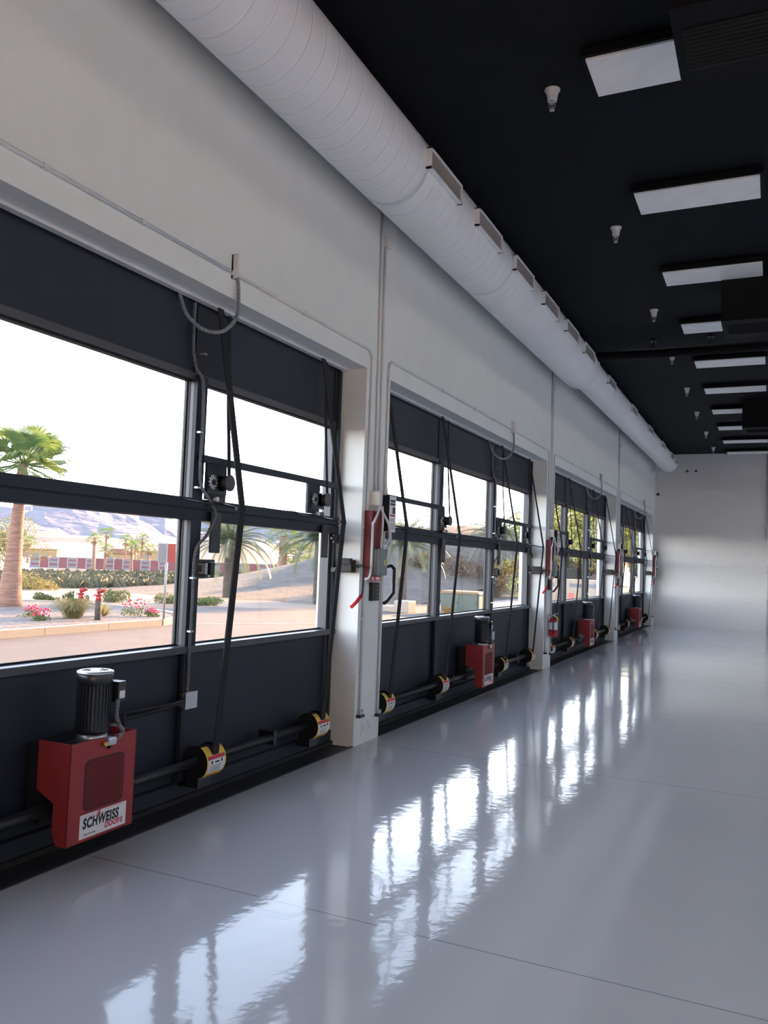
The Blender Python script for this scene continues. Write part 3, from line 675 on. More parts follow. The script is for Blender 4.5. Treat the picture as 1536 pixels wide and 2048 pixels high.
# fire extinguisher on the second pier
Y = BAYS[1]+BW
t = empty('fire_extinguisher', (.085, Y+.30, .50), 'red fire extinguisher with white label hanging on the second pier', 'fire extinguisher')
q = MB(); prof = [(0, .055), (.012, .07), (.24, .07), (.285, .058), (.31, .03), (.32, .02)]
q.tube([(0, 0, z) for z, r_ in prof], .07, 'extred', 28, rad=[r_ for z, r_ in prof]); q.build('cylinder', t)
q = MB(); q.tube([(0, 0, .12), (0, 0, .235)], .0712, 'white', 28, caps=False)
for z in (.14, .155, .17, .2): q.box(.066, .0722, -.02, .02, z, z+.006, 'greyink')
q.build('paper_label', t)
q = MB(); q.box(-.02, .03, -.015, .015, .32, .35, 'alu', bev=.003); q.tube([(-.01, 0, .35), (.04, .03, .375), (.06, .05, .372)], .007, 'alu', 8); q.tube([(-.01, 0, .335), (.04, .03, .345), (.06, .05, .335)], .006, 'ink', 8); q.build('valve_handle', t)
q = MB(); q.tube(smoothpath([(.0, -.03, .34), (.02, -.08, .32), (.02, -.088, .2), (.02, -.082, .06)], 6), .009, 'ink', 8); q.build('hose', t)
q = MB(); q.ribbon([(.03, .03, .33), (.06, .06, .29), (.06, .09, .24)], .03, .002, 'tag', wdir=(0, .5, .8)); q.build('inspection_tag', t)['label'] = 'lime yellow inspection tag'
q = MB(); q.box(-.085, -.07, -.02, .02, .2, .36, 'galv'); q.box(-.08, -.0, -.01, .01, .33, .34, 'galv'); q.build('wall_hook', t)

# ------------------------------------------------------------------ supply duct
DX, DZ, R1, R2 = .42, 4.84, .322, .255
t = empty('air_duct', (0, 0, 0), 'long white spiral air duct running below the black ceiling along the door wall', 'duct')
def ductseg(y0, y1, r, xc, zc, name, m='duct'):
    q = MB(); seg = 72; rings = []
    n = 2
    for j in range(n):
        y = y0+(y1-y0)*j/(n-1)
        rings.append([q.bm.verts.new((xc+r*math.cos(2*PI*k/seg), y, zc+r*math.sin(2*PI*k/seg))) for k in range(seg)])
    for j in range(n-1):
        ya, yb = y0+(y1-y0)*j/(n-1), y0+(y1-y0)*(j+1)/(n-1)
        for k in range(seg):
            f = q.bm.faces.new((rings[j][k], rings[j][(k+1) % seg], rings[j+1][(k+1) % seg], rings[j+1][k])); f.smooth = True
            for lp, (u, v) in zip(f.loops, ((ya/.17, k/seg), (ya/.17, (k+1)/seg), (yb/.17, (k+1)/seg), (yb/.17, k/seg))): lp[q.uv].uv = (u, v)
    return q.build(name, t, m)
DX2, DZ2 = .43, 4.865
ductseg(YN+.2, 13.25, R1, DX, DZ, 'wide_section')
ductseg(13.55, 25.9, R2, DX2, DZ2, 'narrow_section')
q = MB(); q.tube([(DX, 13.2, DZ), (DX, 13.3, DZ), (DX2, 13.62, DZ2)], R1, 'duct_plain', 56, caps=False, rad=[R1+.006, R1+.004, R2+.004]); q.build('reducer', t)
q = MB(); q.tube([(DX2, 25.88, DZ2), (DX2, 25.93, DZ2), (DX2, 25.96, DZ2)], R2, 'duct_plain', 48, rad=[R2+.004, R2+.002, R2-.03]); q.build('end_cap', t)
for y, r, xc, zc in ((5.95, R1, DX, DZ), (8.35, R1, DX, DZ), (1.0, R1, DX, DZ), (15.9, R2, DX2, DZ2), (19.0, R2, DX2, DZ2), (22.1, R2, DX2, DZ2)):
    q = MB(); q.tube([(xc, y-.02, zc), (xc, y+.012, zc), (xc, y+.013, zc)], r, 'duct_plain', 64, caps=False, rad=[r+.0035, r+.0035, r]); q.tube([(xc, y+.013, zc), (xc, y+.018, zc)], r+.0015, 'greyink', 64, caps=False); q.build('joint_band', t)
q = MB()
for y in (3.0, 9.2, 12.2, 15.2, 18.2, 21.5, 24.5):
    q.cyl((DX+.0, y, DZ+.2), (DX, y, CEIL), .006, 'blk', 8)
q.build('hanger_rod', t)
DIFF = [5.92, 7.12, 8.36, 9.60, 10.80, 11.98, 14.25, 16.9, 19.4, 21.9, 24.0, 25.15]
for k, y in enumerate(DIFF):
    r, xc, zc = (R1, DX, DZ) if y < 13 else (R2, DX2, DZ2); L = .74 if y < 13 else .72
    ang = math.radians(-4); h = .085 if y < 13 else .075
    xoff = Vector((xc, y, zc))
    xo = r+.035; xi = r*math.cos(math.asin(h/r))-.02
    q = MB(); q.box(xi, xo, 0, L, h-.012, h, 'duct_plain'); q.box(xi, xo, 0, L, -h, -h+.012, 'duct_plain'); q.box(xi, xo, 0, .02, -h, h, 'duct_plain'); q.box(xi, xo, L-.02, L, -h, h, 'duct_plain')
    q.box(xi, xo+.006, -.012, 0.0, -h-.01, h+.01, 'duct_plain') if False else None
    bmesh.ops.translate(q.bm, verts=q.bm.verts[:], vec=xoff); t2 = q.build('air_grille', t)
    q = MB(); q.box(xi, xo-.03, .02, L-.02, -h+.01, h-.01, 'greyink')
    for j in range(34): q.box(xo-.03, xo-.012, .03+j*(L-.06)/33-.002, .03+j*(L-.06)/33+.002, -h+.01, h-.01, 'duct_side')
    bmesh.ops.translate(q.bm, verts=q.bm.verts[:], vec=xoff); q.build('louvres', t2)

# small things on walls at the duct's end
t = empty('drain_pipe', (0, 0, 0), 'short white pipe elbow joining the wall to the far end of the duct', 'pipe')
q = MB(); q.tube(smoothpath([(0, 25.3, 4.55), (.12, 25.3, 4.55), (.2, 25.3, 4.54), (.3, 25.25, 4.47)], 6), .04, 'conduit', 14); q.build('elbow', t)
t = empty('security_camera', (.02, 26.2, 3.98), 'small dark camera high in the far left corner', 'camera')
q = MB(); q.box(-.02, .05, -.03, .03, -.02, .06, 'white', bev=.01); q.build('mount', t)
q = MB(); q.sphere((.09, 0, -.02), .05, 'ink'); q.build('lens_ball', t)
for k, (x, lab) in enumerate(((.92, 'dark round wall plug on the far wall beside the end of the duct'), (1.17, 'dark round wall plug on the far wall, right of the duct end'))):
    q = MB(); q.cyl((x, YB, 4.68), (x, YB-.03, 4.68), .04, 'greyink', 16); q.cyl((x, YB-.03, 4.68), (x, YB-.034, 4.68), .025, 'ink', 12); tag(q.build('wall_plug'), lab, 'wall plug', 'wall plugs')
t = empty('downpipe', (3.15, YB-.05, 0), 'white vertical pipe with clips in front of the far block wall', 'pipe')
q = MB(); q.cyl((0, 0, 0), (0, 0, CEIL), .032, 'conduit', 18); q.build('pipe', t)
for z in (.9, 1.7, 2.9, 4.0, 4.6):
    q = MB(); q.box(-.055, .055, -.04, .05, z-.012, z+.012, 'galv'); q.build('clip', t)

# ------------------------------------------------------------------ ceiling
LW = {0: 'nearest', 1: 'second', 2: 'third', 3: 'fourth', 4: 'fifth', 5: 'sixth', 6: 'seventh', 7: 'eighth', 8: 'ninth', 9: 'tenth', 10: 'eleventh'}
def make_light():
    t = empty('ceiling_light', (0, 0, 0), 'x', 'ceiling light')
    q = MB(); q.box(-.03, 1.10, -.03, .51, .035, .09, 'blacksteel'); q.box(.02, 1.05, .05, .43, .07, .13, 'blacksteel'); q.build('housing', t)
    q = MB(); q.box(0, 1.07, 0, .48, 0.02, .036, 'lens', bev=.003); q.build('diffuser', t)
    return t
L0 = None
for k in range(10):
    y = 5.52+2.22*k
    lab = 'unlit white rectangular ceiling panel light, %s along the row from the camera' % LW[k]
    if k == 0: L0 = make_light(); L0.location = (2.07, y, CEIL-.12); L0['label'] = lab; L0['group'] = 'panel lights in the black ceiling'
    else: dup(L0, (2.07, y, CEIL-.12), lab, 'panel lights in the black ceiling')
def make_sprinkler():
    t = empty('sprinkler', (0, 0, 0), 'x', 'sprinkler')
    q = MB(); prof = [(0.0, .058), (-.008, .058), (-.03, .044), (-.075, .036), (-.09, .034)]
    q.tube([(0, 0, z) for z, r_ in prof], .05, 'conduit', 24, rad=[r_ for z, r_ in prof]); q.build('escutcheon', t)
    q = MB(); q.cyl((0, 0, -.09), (0, 0, -.105), .022, 'galv', 16)
    for s_ in (-1, 1): q.tube([(s_*.02, 0, -.105), (s_*.022, 0, -.13), (s_*.008, 0, -.155)], .004, 'galv', 8)
    q.cyl((0, 0, -.155), (0, 0, -.162), .02, 'galv', 12); q.cyl((0, 0, -.105), (0, 0, -.15), .005, 'galv', 8); q.build('nozzle', t)
    return t
sp = [(1.735, 5.95), (1.75, 8.68), (1.765, 11.67), (1.74, 14.2), (1.738, 16.9), (1.72, 19.5), (1.72, 22.33), (1.73, 25.1)]
for k, (x, y) in enumerate(sp):
    lab = 'white sprinkler head on the black ceiling, %s along the row from the camera' % LW[k]
    if k == 0: sh = make_sprinkler(); sh.location = (x, y, CEIL); sh['label'] = lab; sh['group'] = 'ceiling sprinklers'
    else: dup(sh, (x, y, CEIL), lab, 'ceiling sprinklers')
def make_unit():
    t = empty('ceiling_air_unit', (0, 0, 0), 'x', 'air unit')
    q = MB(); q.box(0, 1.9, 0, .80, -.62, 0, 'blacksteel'); q.build('casing', t)
    q = MB(); q.box(.05, 1.8, .2, .62, -.628, -.62, 'grille')
    for j in range(10): q.box(.06, 1.79, .22+j*.04, .225+j*.04, -.634, -.628, 'grille')
    q.build('grille', t)
    return t
un = None
for k, (y, zb, lab) in enumerate(((4.54, 0.12, 'black air unit grille overhead at the upper right, nearest of three'), (10.42, 0, 'black boxy ceiling air unit, middle of three, beside the fourth panel light'), (18.22, 0.05, 'black boxy ceiling air unit, farthest of three'))):
    if k == 0: un = make_unit(); un.location = (2.725, y, CEIL+.08); un['label'] = lab; un['group'] = 'black ceiling units'
    else: dup(un, (2.69, y, CEIL+.02), lab, 'black ceiling units')
t = empty('sprinkler_main', (0, 0, 0), 'black painted pipe crossing the ceiling with hangers', 'pipe')
q = MB(); q.cyl((.02, 13.2, 4.985), (XR, 13.2, 4.985), .075, 'blacksteel', 20); q.build('pipe', t)
for x in (1.57, 2.4, 5.0, 8.0):
    q = MB(); q.cyl((x, 13.2, 5.0), (x, 13.2, CEIL), .012, 'blk', 8); q.box(x-.04, x+.04, 13.14, 13.26, CEIL-.03, CEIL, 'blk'); q.tube([(x-.01, 13.2, 5.06), (x+.01, 13.2, 5.06)], .085, 'blk', 16); q.build('hanger', t)
# ------------------------------------------------------------------ outside
from mathutils import noise
GZ = -0.15
def gp(px, py, z=GZ):
    """the ground point seen at a place in the photograph, used once to read off where things stand"""
    d = rr*((px-768)/FPX) - uu*((py-1024)/FPX) + fw
    return CAMP + d*((z-CAMP.z)/d.z)
def gd(px, py, dist):
    d = rr*((px-768)/FPX) - uu*((py-1024)/FPX) + fw
    return CAMP + d*dist
MO = {}
def om(k, *a, **kw): M[k] = mat(k, *a, **kw)
om('asphalt', (0.058, 0.042, 0.037), 0.85, var=0.12, vscale=1.2, bump=.003, bscale=30)
om('sand', (0.151, 0.110, 0.081), 0.9, col2=(0.197, 0.151, 0.110), vscale=0.35, bump=.02, bscale=3)
om('gravel', (0.035, 0.028, 0.026), 0.9, col2=(0.13, 0.11, 0.10), vscale=9, bump=.03, bscale=12)
om('concrete', (0.232, 0.197, 0.151), 0.85)
om('roadpaint', (0.290, 0.261, 0.220), 0.7)
om('trunk', (0.15, 0.075, 0.05), 0.9, col2=(0.24, 0.13, 0.09), vscale=3, stretch=(1, 1, 9), bump=.02, bscale=6)
om('datetrunk', (0.058, 0.043, 0.032), 0.9, col2=(0.099, 0.075, 0.058), vscale=3, stretch=(1, 1, 9), bump=.04, bscale=7)
om('fan', (0.07, 0.13, 0.035), 0.5, col2=(0.15, 0.20, 0.055), vscale=2)
om('feather', (0.08, 0.11, 0.075), 0.55, col2=(0.15, 0.18, 0.10), vscale=2)
om('deadfrond', (0.128, 0.081, 0.035), 0.8)
om('bush', (0.041, 0.070, 0.017), 0.7, col2=(0.093, 0.116, 0.026), vscale=3)
om('olive', (0.070, 0.081, 0.029), 0.7, col2=(0.128, 0.128, 0.041), vscale=3)
om('yellowleaf', (0.32, 0.34, 0.06), 0.7, col2=(0.55, 0.50, 0.12), vscale=0.7)
om('brush', (0.058, 0.055, 0.032), 0.85, col2=(0.099, 0.087, 0.046), vscale=0.2)
om('rust', (0.093, 0.041, 0.026), 0.8, col2=(0.139, 0.081, 0.041), vscale=1)
om('grassy', (0.16, 0.15, 0.05), 0.7, col2=(0.28, 0.23, 0.08), vscale=3)
om('flower', (0.45, 0.01, 0.06), 0.5)
om('orangebush', (0.290, 0.139, 0.017), 0.7)
om('redpipe', (0.290, 0.017, 0.017), 0.4)
om('signred', (0.261, 0.035, 0.023), 0.5)
om('signback', (0.186, 0.168, 0.162), 0.5)
om('post', (0.220, 0.209, 0.191), 0.5)
om('fencered', (0.128, 0.035, 0.041), 0.7)
om('fencegrey', (0.116, 0.116, 0.128), 0.7)
om('tan', (0.209, 0.133, 0.064), 0.8)
om('roofred', (0.145, 0.058, 0.041), 0.8)
om('mound', (0.046, 0.036, 0.029), 0.95, col2=(0.085, 0.068, 0.053), vscale=1.2, bump=.05, bscale=6)
om('mountain', (0.116, 0.113, 0.133), 0.95, col2=(0.151, 0.133, 0.139), vscale=0.02, bump=4, bscale=.05)  # pale lavender base colour stands in for distance haze
om('transformer', (0.052, 0.070, 0.055), 0.5)
om('carwhite', (0.25, 0.20, 0.155), 0.35)
om('carglass', (0.05, 0.07, 0.11), 0.2)
om('tyre', (0.02, 0.02, 0.02), 0.8)

def translucent(k, f=.4):
    n = M[k].node_tree; b = n.nodes['Principled BSDF']; o = n.nodes['Material Output']; rp = [x for x in n.nodes if x.type == 'VALTORGB'][0]
    t = n.nodes.new('ShaderNodeBsdfTranslucent'); mx = n.nodes.new('ShaderNodeMixShader'); mx.inputs[0].default_value = f
    n.links.new(rp.outputs[0], t.inputs['Color']); n.links.new(b.outputs[0], mx.inputs[1]); n.links.new(t.outputs[0], mx.inputs[2]); n.links.new(mx.outputs[0], o.inputs['Surface'])
for k in ('fan', 'feather', 'bush', 'olive', 'yellowleaf', 'grassy', 'orangebush', 'rust'): translucent(k)
MND = [(-20, 42, 0.9, 5.0, 5.5), (-17.5, 50, 2.6, 5, 6), (-16, 60, 3.1, 5, 7), (-16, 72, 3.1, 5, 8)]
def hgt(x, y):
    h = 0
    for cx_, cy_, a, s1, s2 in MND:
        e = ((x-cx_)/s1)**2+((y-cy_)/s2)**2
        if e < 12: h += a*math.exp(-e/2*1.0)
    return h
def terrain(name, x0, x1, y0, y1, st, m, f, z):
    q = MB(); nx = int((x1-x0)/st); ny = int((y1-y0)/st)
    V = [[q.bm.verts.new((x0+(x1-x0)*i/nx, y0+(y1-y0)*j/ny, z+f(x0+(x1-x0)*i/nx, y0+(y1-y0)*j/ny))) for i in range(nx+1)] for j in range(ny+1)]
    for j in range(ny):
        for i in range(nx):
            fc = q.bm.faces.new((V[j][i], V[j][i+1], V[j+1][i+1], V[j+1][i])); fc.smooth = True
    return q.build(name, m=m)
q = MB(); q.box(-1400, 1400, -1400, 1400, -.9, -.4); tag(q.build('desert_ground', m='sand'), 'flat sandy desert plain reaching to the mountains', 'ground', kind='structure')
tag(terrain('desert_floor', -160, -.43, -60, 260, 4, 'sand', lambda x, y: 0.0, GZ-.01), 'sunlit sandy ground outside the doors', 'ground', kind='structure')
tag(terrain('earth_mound', -34, -10.5, 28, 92, 1.0, 'mound', lambda x, y: hgt(x, y)+.05*noise.noise(Vector((x*.6, y*.6, 0)))-.04, GZ), 'broad brown earth mound beyond the road, below the palms', 'mound', kind='structure')
# road and the planted island
far = [gp(68, 1207), gp(180, 1208), gp(300, 1209), gp(420, 1213), gp(500, 1216), gp(640, 1214)]
pts = [(-.43, -60), (-.43, 120), (-9.4, 120), (-9.8, 60), (-10.6, 40)]+[(p.x, p.y) for p in far[::-1]]+[(-60, -10), (-60, -60)]
q = MB(); q.poly([(x, y, GZ) for x, y in pts][::-1]); q.bm.faces.ensure_lookup_table(); bmesh.ops.triangulate(q.bm, faces=q.bm.faces[:]); tag(q.build('asphalt_road', m='asphalt'), 'asphalt road and junction outside the doors', 'road', kind='structure')
isl = [(-10.45, -60), (-10.45, 16.2), (-10.7, 17.2), (-11.4, 18.1), (-12.4, 18.7), (-14, 19.2), (-16.2, 19.7), (-19, 18.6), (-32, 9), (-60, -18), (-60, -60)]
q = MB(); q.prism(isl, 'z', GZ, GZ+.13); o = q.build('gravel_island', m='gravel'); tag(o, 'gravel planting island beyond the near road', 'planting bed', kind='structure')
# kerb: offset strip along the island
q = MB(); kp = isl[1:8]; kp = [(-10.45, -40)]+kp
for (xa, ya), (xb, yb) in zip(kp, kp[1:]):
    d = Vector((xb-xa, yb-ya, 0)).normalized(); nrm = Vector((d.y, -d.x, 0)); L = (Vector((xb, yb, 0))-Vector((xa, ya, 0))).length
    n = max(1, int(L/1.8))
    for k in range(n):
        a = Vector((xa, ya, 0))+d*(L*k/n); c = Vector((xa, ya, 0))+d*(L*(k+1)/n-(.012 if n > 1 else 0))
        q.prism([(a.x, a.y), (c.x, c.y), (c.x+nrm.x*.2, c.y+nrm.y*.2), (a.x+nrm.x*.2, a.y+nrm.y*.2)], 'z', GZ, GZ+.155)
tag(q.build('kerb', m='concrete'), 'pale concrete kerb edging the gravel island', 'kerb', kind='structure')
a, c = gp(350, 1250), gp(645, 1247)
q = MB(); q.poly([(a.x, a.y, GZ+.006), (c.x, c.y, GZ+.006), (c.x, c.y+.22, GZ+.006), (a.x, a.y+.22, GZ+.006)]); tag(q.build('road_line', m='roadpaint'), 'thin pale line painted across the road', 'road marking', kind='structure')

# mountains: polar relief
def relief(name, az0, az1, d0, d1, hmax, m, seed, nz, label, nd=14, na=150):
    q = MB(); V = []
    for j in range(nd+1):
        t = j/nd; d = d0+(d1-d0)*t; row = []
        for i in range(na+1):
            az = math.radians(az0+(az1-az0)*i/na); x = CAMP.x-math.sin(az)*d; y = math.cos(az)*d
            e = noise.fractal(Vector((x*nz, y*nz, seed)), 1.0, 2.1, 6)
            h = hmax*(t**1.3)*(0.82+0.55*e+.12*math.sin(az*9+seed)) if t < .95 else hmax*.3
            row.append(q.bm.verts.new((x, y, GZ-.5+max(0, h))))
        V.append(row)
    for j in range(nd):
        for i in range(na): q.bm.faces.new((V[j][i], V[j][i+1], V[j+1][i+1], V[j+1][i]))
    return tag(q.build(name, m=m), label, 'mountains')
relief('mountain_range', -25, 100, 620, 1150, 62, 'mountain', 3.1, .006, 'mountain range along the horizon, its haze painted as pale lavender')
relief('foothills', -25, 100, 330, 560, 12.5, 'sand', 8.4, .008, 'low sandy foothills in front of the mountain range')

# ------------------------------------------------------------------ plants
def leaf_fan(q, base, dirv, R, w, n, m, droop=.25):
    """one fan leaf: stalk plus pleated blades"""
    d = Vector(dirv).normalized(); side = d.cross(Vector((0, 0, 1)))
    if side.length < .1: side = Vector((1, 0, 0))
    side.normalize(); side = (Matrix.Rotation(random.uniform(-.7, .7), 3, d) @ side); up = side.cross(d).normalized(); b0 = Vector(base); hub = b0+d*R*.45+Vector((0, 0, -droop*R*.1))
    q.tube([b0, hub], .012*R, m, 4, False)
    for k in range(n):
        a = (k/(n-1)-.5)*2.0; v = (d*math.cos(a)+side*math.sin(a)); L = R*.62*(1-.22*abs(a))*random.uniform(.9, 1.08); tip = hub+v*L+Vector((0, 0, -droop*L*random.uniform(.5, 1.2)))
        mid = hub+v*L*.55+up*.01; pw = v.cross(up).normalized()*w*R
        vs = [q.bm.verts.new(p) for p in (hub, mid+pw, tip, mid-pw)]; f = q.bm.faces.new(vs); f.material_index = q.mi(m)
def trunk_mesh(x, y, z0, z1, rb, rt, lean, m, flare=True):
    q = MB(); P = []; R = []; n = 14
    for k in range(n+1):
        t = k/n; P.append((x+lean[0]*t**1.2, y+lean[1]*t**1.2, z0+(z1-z0)*t)); fl = rb*(1-t)**3*.9 if flare else 0
        R.append(rt+(rb-rt)*(1-t)*.55+fl*.5+.012*((k % 2)-.5))
    q.tube(P, .1, m, 16, rad=R); return q, P[-1]
def fan_palm(loc, h, rb, rt, R, label, group=None, n=30, blades=15, lean=(0, 0), detail=1.0, cat='palm tree', skirt=6):
    x, y, z = loc; t = empty('fan_palm', (x, y, z), label, cat, group)
    q, top = trunk_mesh(0, 0, -.1, h, rb, rt, lean, 'trunk')
    for k in range(int(16*detail)):
        a = random.uniform(0, 2*PI); zz = h-random.uniform(.02, .3)*h*.5; q.box(top[0]*zz/h+math.cos(a)*rt-.02, top[0]*zz/h+math.cos(a)*rt+.03, top[1]*zz/h+math.sin(a)*rt-.02, top[1]*zz/h+math.sin(a)*rt+.02, zz-.06, zz+.05, 'trunk')
    q.build('trunk', t)
    q = MB()
    for k in range(n):
        a = 2*PI*k*.382; el = math.radians(64-88*(k/n)+random.uniform(-8, 8)); d = (math.cos(a)*math.cos(el), math.sin(a)*math.cos(el), math.sin(el))
        leaf_fan(q, (top[0], top[1], top[2]-.02), d, R*random.uniform(.9, 1.1), .014 if blades > 14 else .022, blades, 'fan', droop=.3)
    q.build('crown', t, fix=False)
    q = MB()
    for k in range(skirt):
        a = 2*PI*k*.382+1; el = math.radians(-55); d = (math.cos(a)*math.cos(el), math.sin(a)*math.cos(el), math.sin(el))
        leaf_fan(q, (top[0], top[1], top[2]-.05), d, R*.62, .03, 9, 'deadfrond', droop=.5)
    q.build('dead_fronds', t, fix=False)
    return t
def date_palm(loc, h, r, R, label, n=46, ll=.5):
    x, y, z = loc; t = empty('date_palm', (x, y, z), label, 'palm tree', 'feathery date palms on the mound')
    q, top = trunk_mesh(0, 0, -.3, h, r*1.15, r, (0, 0), 'datetrunk', False)
    q.build('trunk', t)
    q = MB()
    for k in range(n):
        a = 2*PI*k*.382; el0 = math.radians(82-85*(k/n)); P = []; L = R*random.uniform(.9, 1.12); m_ = 12; p = Vector((top[0], top[1], top[2]-.05)); el = el0
        for s_ in range(m_+1):
            P.append(p.copy()); p += Vector((math.cos(a)*math.cos(el), math.sin(a)*math.cos(el), math.sin(el)))*L/m_; el -= math.radians(7.2)
        q.tube(P, .02, 'feather', 4, False, rad=[.028*(1-.8*i/m_) for i in range(m_+1)])
        for i in range(1, m_*4+1):
            u = i/(m_*4); j = min(int(u*m_), m_-1); c = P[j].lerp(P[j+1], u*m_-j); d = (P[j+1]-P[j]).normalized(); sd_ = d.cross(Vector((0, 0, 1))); sd_ = sd_.normalized() if sd_.length > .05 else Vector((math.sin(a), -math.cos(a), 0))
            for sg in (-1, 1):
                tip = c+(sd_*sg*.75+d*.6+Vector((0, 0, -.25))).normalized()*ll*(1-.55*u)*random.uniform(.8, 1.1)
                w = d*.02
                f = q.bm.faces.new([q.bm.verts.new(v) for v in (c-w, c+w, tip)]); f.material_index = q.mi('feather')
    q.build('crown', t, fix=False)
    return t
def foliage(q, c, R, n, ls, m, sc=(1, 1, 1), m2=None, clump=7):
    cl = []
    for k in range(clump):
        v = Vector((random.gauss(0, 1), random.gauss(0, 1), random.gauss(0, 1))).normalized()*random.uniform(.2, .72)
        cl.append((Vector((v.x*R*sc[0], v.y*R*sc[1], abs(v.z)*R*sc[2])) if c[2] < .5 else Vector((v.x*R*sc[0], v.y*R*sc[1], v.z*R*sc[2]))))
    for k in range(n):
        b_ = random.choice(cl); v = Vector((random.gauss(0, 1), random.gauss(0, 1), random.gauss(0, 1))).normalized()*R*.42*random.uniform(.6, 1)
        p = Vector(c)+b_+Vector((v.x*sc[0], v.y*sc[1], v.z*sc[2])); 
        a_ = Vector((random.uniform(-1, 1), random.uniform(-1, 1), random.uniform(-1, 1))).normalized(); b2 = a_.orthogonal().normalized()
        L = ls*random.uniform(.6, 1.3)
        f = q.bm.faces.new([q.bm.verts.new(x) for x in (p-a_*L, p+b2*L*.4, p+a_*L, p-b2*L*.4)]); f.material_index = q.mi(m2 if (m2 and random.random() < .3) else m)
def shrub(loc, R, label, m='bush', n=900, ls=.05, sc=(1, 1, .8), m2=None, group=None, name='shrub', cat='shrub', clump=9):
    t = empty(name, loc, label, cat, group)
    q = MB(); foliage(q, (0, 0, 0.05), R, n, ls, m, sc, m2, clump); q.build('foliage', t, fix=False)
    q = MB()
    for k in range(6):
        a = k*1.05; q.tube([(0, 0, -.1), (math.cos(a)*R*.4*sc[0], math.sin(a)*R*.4*sc[1], R*.45*sc[2])], .012*max(1, R), 'datetrunk', 5)
    q.build('stems', t); return t
def tree(loc, h, R, label, m='yellowleaf', n=2600, ls=.11, sc=(1, 1, 1), group=None, trunk_r=.12, m2=None, clump=16):
    t = empty('leafy_tree', loc, label, 'tree', group)
    q = MB(); q.tube([(0, 0, -.2), (.05*h, 0, h*.35), (0, .04*h, h*.7)], .1, 'datetrunk', 8, rad=[trunk_r*1.3, trunk_r, trunk_r*.5])
    for k in range(5):
        a = k*1.26; q.tube([(.02*h, 0, h*.35), (math.cos(a)*R*.5, math.sin(a)*R*.5, h*.75)], .04, 'datetrunk', 6, rad=[trunk_r*.6, trunk_r*.2])
    q.build('trunk', t)
    q = MB(); foliage(q, (0, 0, h-R*sc[2]*.6), R, n, ls, m, sc, m2, clump); q.build('crown', t, fix=False); return t

IZ = GZ+.13
p = gp(18, 1212, IZ)
fan_palm((p.x, p.y, IZ), 4.05, .30, .13, 1.6, 'tall fan palm with reddish trunk on the gravel island, at the left edge', n=44, blades=24, lean=(.15, .05))
date_palm((-17.8, 29.35, GZ), 2.35, .2, 2.5, 'feathery date palm seen through the right pane of the nearest door')
date_palm((-13.1, 28.9, GZ), 2.6, .2, 2.3, 'feathery date palm with its crown cut by the right mullion of the nearest door')
date_palm((-11.7, 34.0, GZ), 2.6, .2, 2.4, 'feathery date palm seen through the left pane of the second nearest door')
date_palm((-10.8, 45.5, GZ), 3.4, .2, 3.0, 'tall feathery date palm seen through the right pane of the second nearest door')
FP = [(187, 1076, 1118, 62, 'first'), (211, 1066, 1104, 95, 'second'), (209, 1100, 1141, 0, 'third'), (250, 1080, 1118, 95, 'fourth'), (261, 1095, 1152, 0, 'fifth'), (270, 1090, 1118, 100, 'sixth'), (283, 1078, 1118, 92, 'seventh'),
      (296, 1099, 1118, 92, 'eighth'), (322, 1101, 1120, 92, 'ninth'), (56, 1083, 1106, 105, 'tenth')]
DESC = {'first': 'leftmost of the two tall ones behind the fence', 'second': 'tallest of the two behind the fence', 'third': 'short one in front of the fence with reddish trunk', 'fourth': 'slim one left of the sign boards behind the fence',
        'fifth': 'in front of the fence, nearest the sign', 'sixth': 'small one behind the one nearest the sign', 'seventh': 'tall one just left of the sign boards', 'eighth': 'small bushy one beside the sign boards', 'ninth': 'low one directly behind the sign boards', 'tenth': 'tiny one beside the tan building'}
for px, cy_, by, dist, nm in FP:
    if dist == 0: p = gp(px, by)
    else: p = gd(px, by, dist)
    base = Vector((p.x, p.y, GZ)); dep = (base-CAMP).dot(fw); top = CAMP.z+(1096.4+px*.0363-cy_)/FPX*dep
    h = top-GZ; R = 15/FPX*dep*(1.15 if dist == 0 else .95)*1.35
    fan_palm((base.x, base.y, GZ), h, .13, .10, R, 'distant fan palm, '+DESC[nm], 'distant fan palms', n=22, blades=9, skirt=5, detail=.3)
for px, cy_, by, lab in ((592, 1112, 1150, 'stocky fan palm on the mound seen through the right pane of the nearest door'), (565, 1075, 1140, 'tall golden fan palm behind the stocky one, right pane of the nearest door')):
    p = gp(px, by); dep = (p-CAMP).dot(fw); sc_ = min(1, 60/dep); base = CAMP+(p-CAMP)*sc_; dep *= sc_
    top = CAMP.z+(1118-cy_)/FPX*dep
    fan_palm((base.x, base.y, GZ), top-GZ, .38, .3, 34/FPX*dep*1.3, lab, n=26, blades=11, skirt=7, detail=.4)
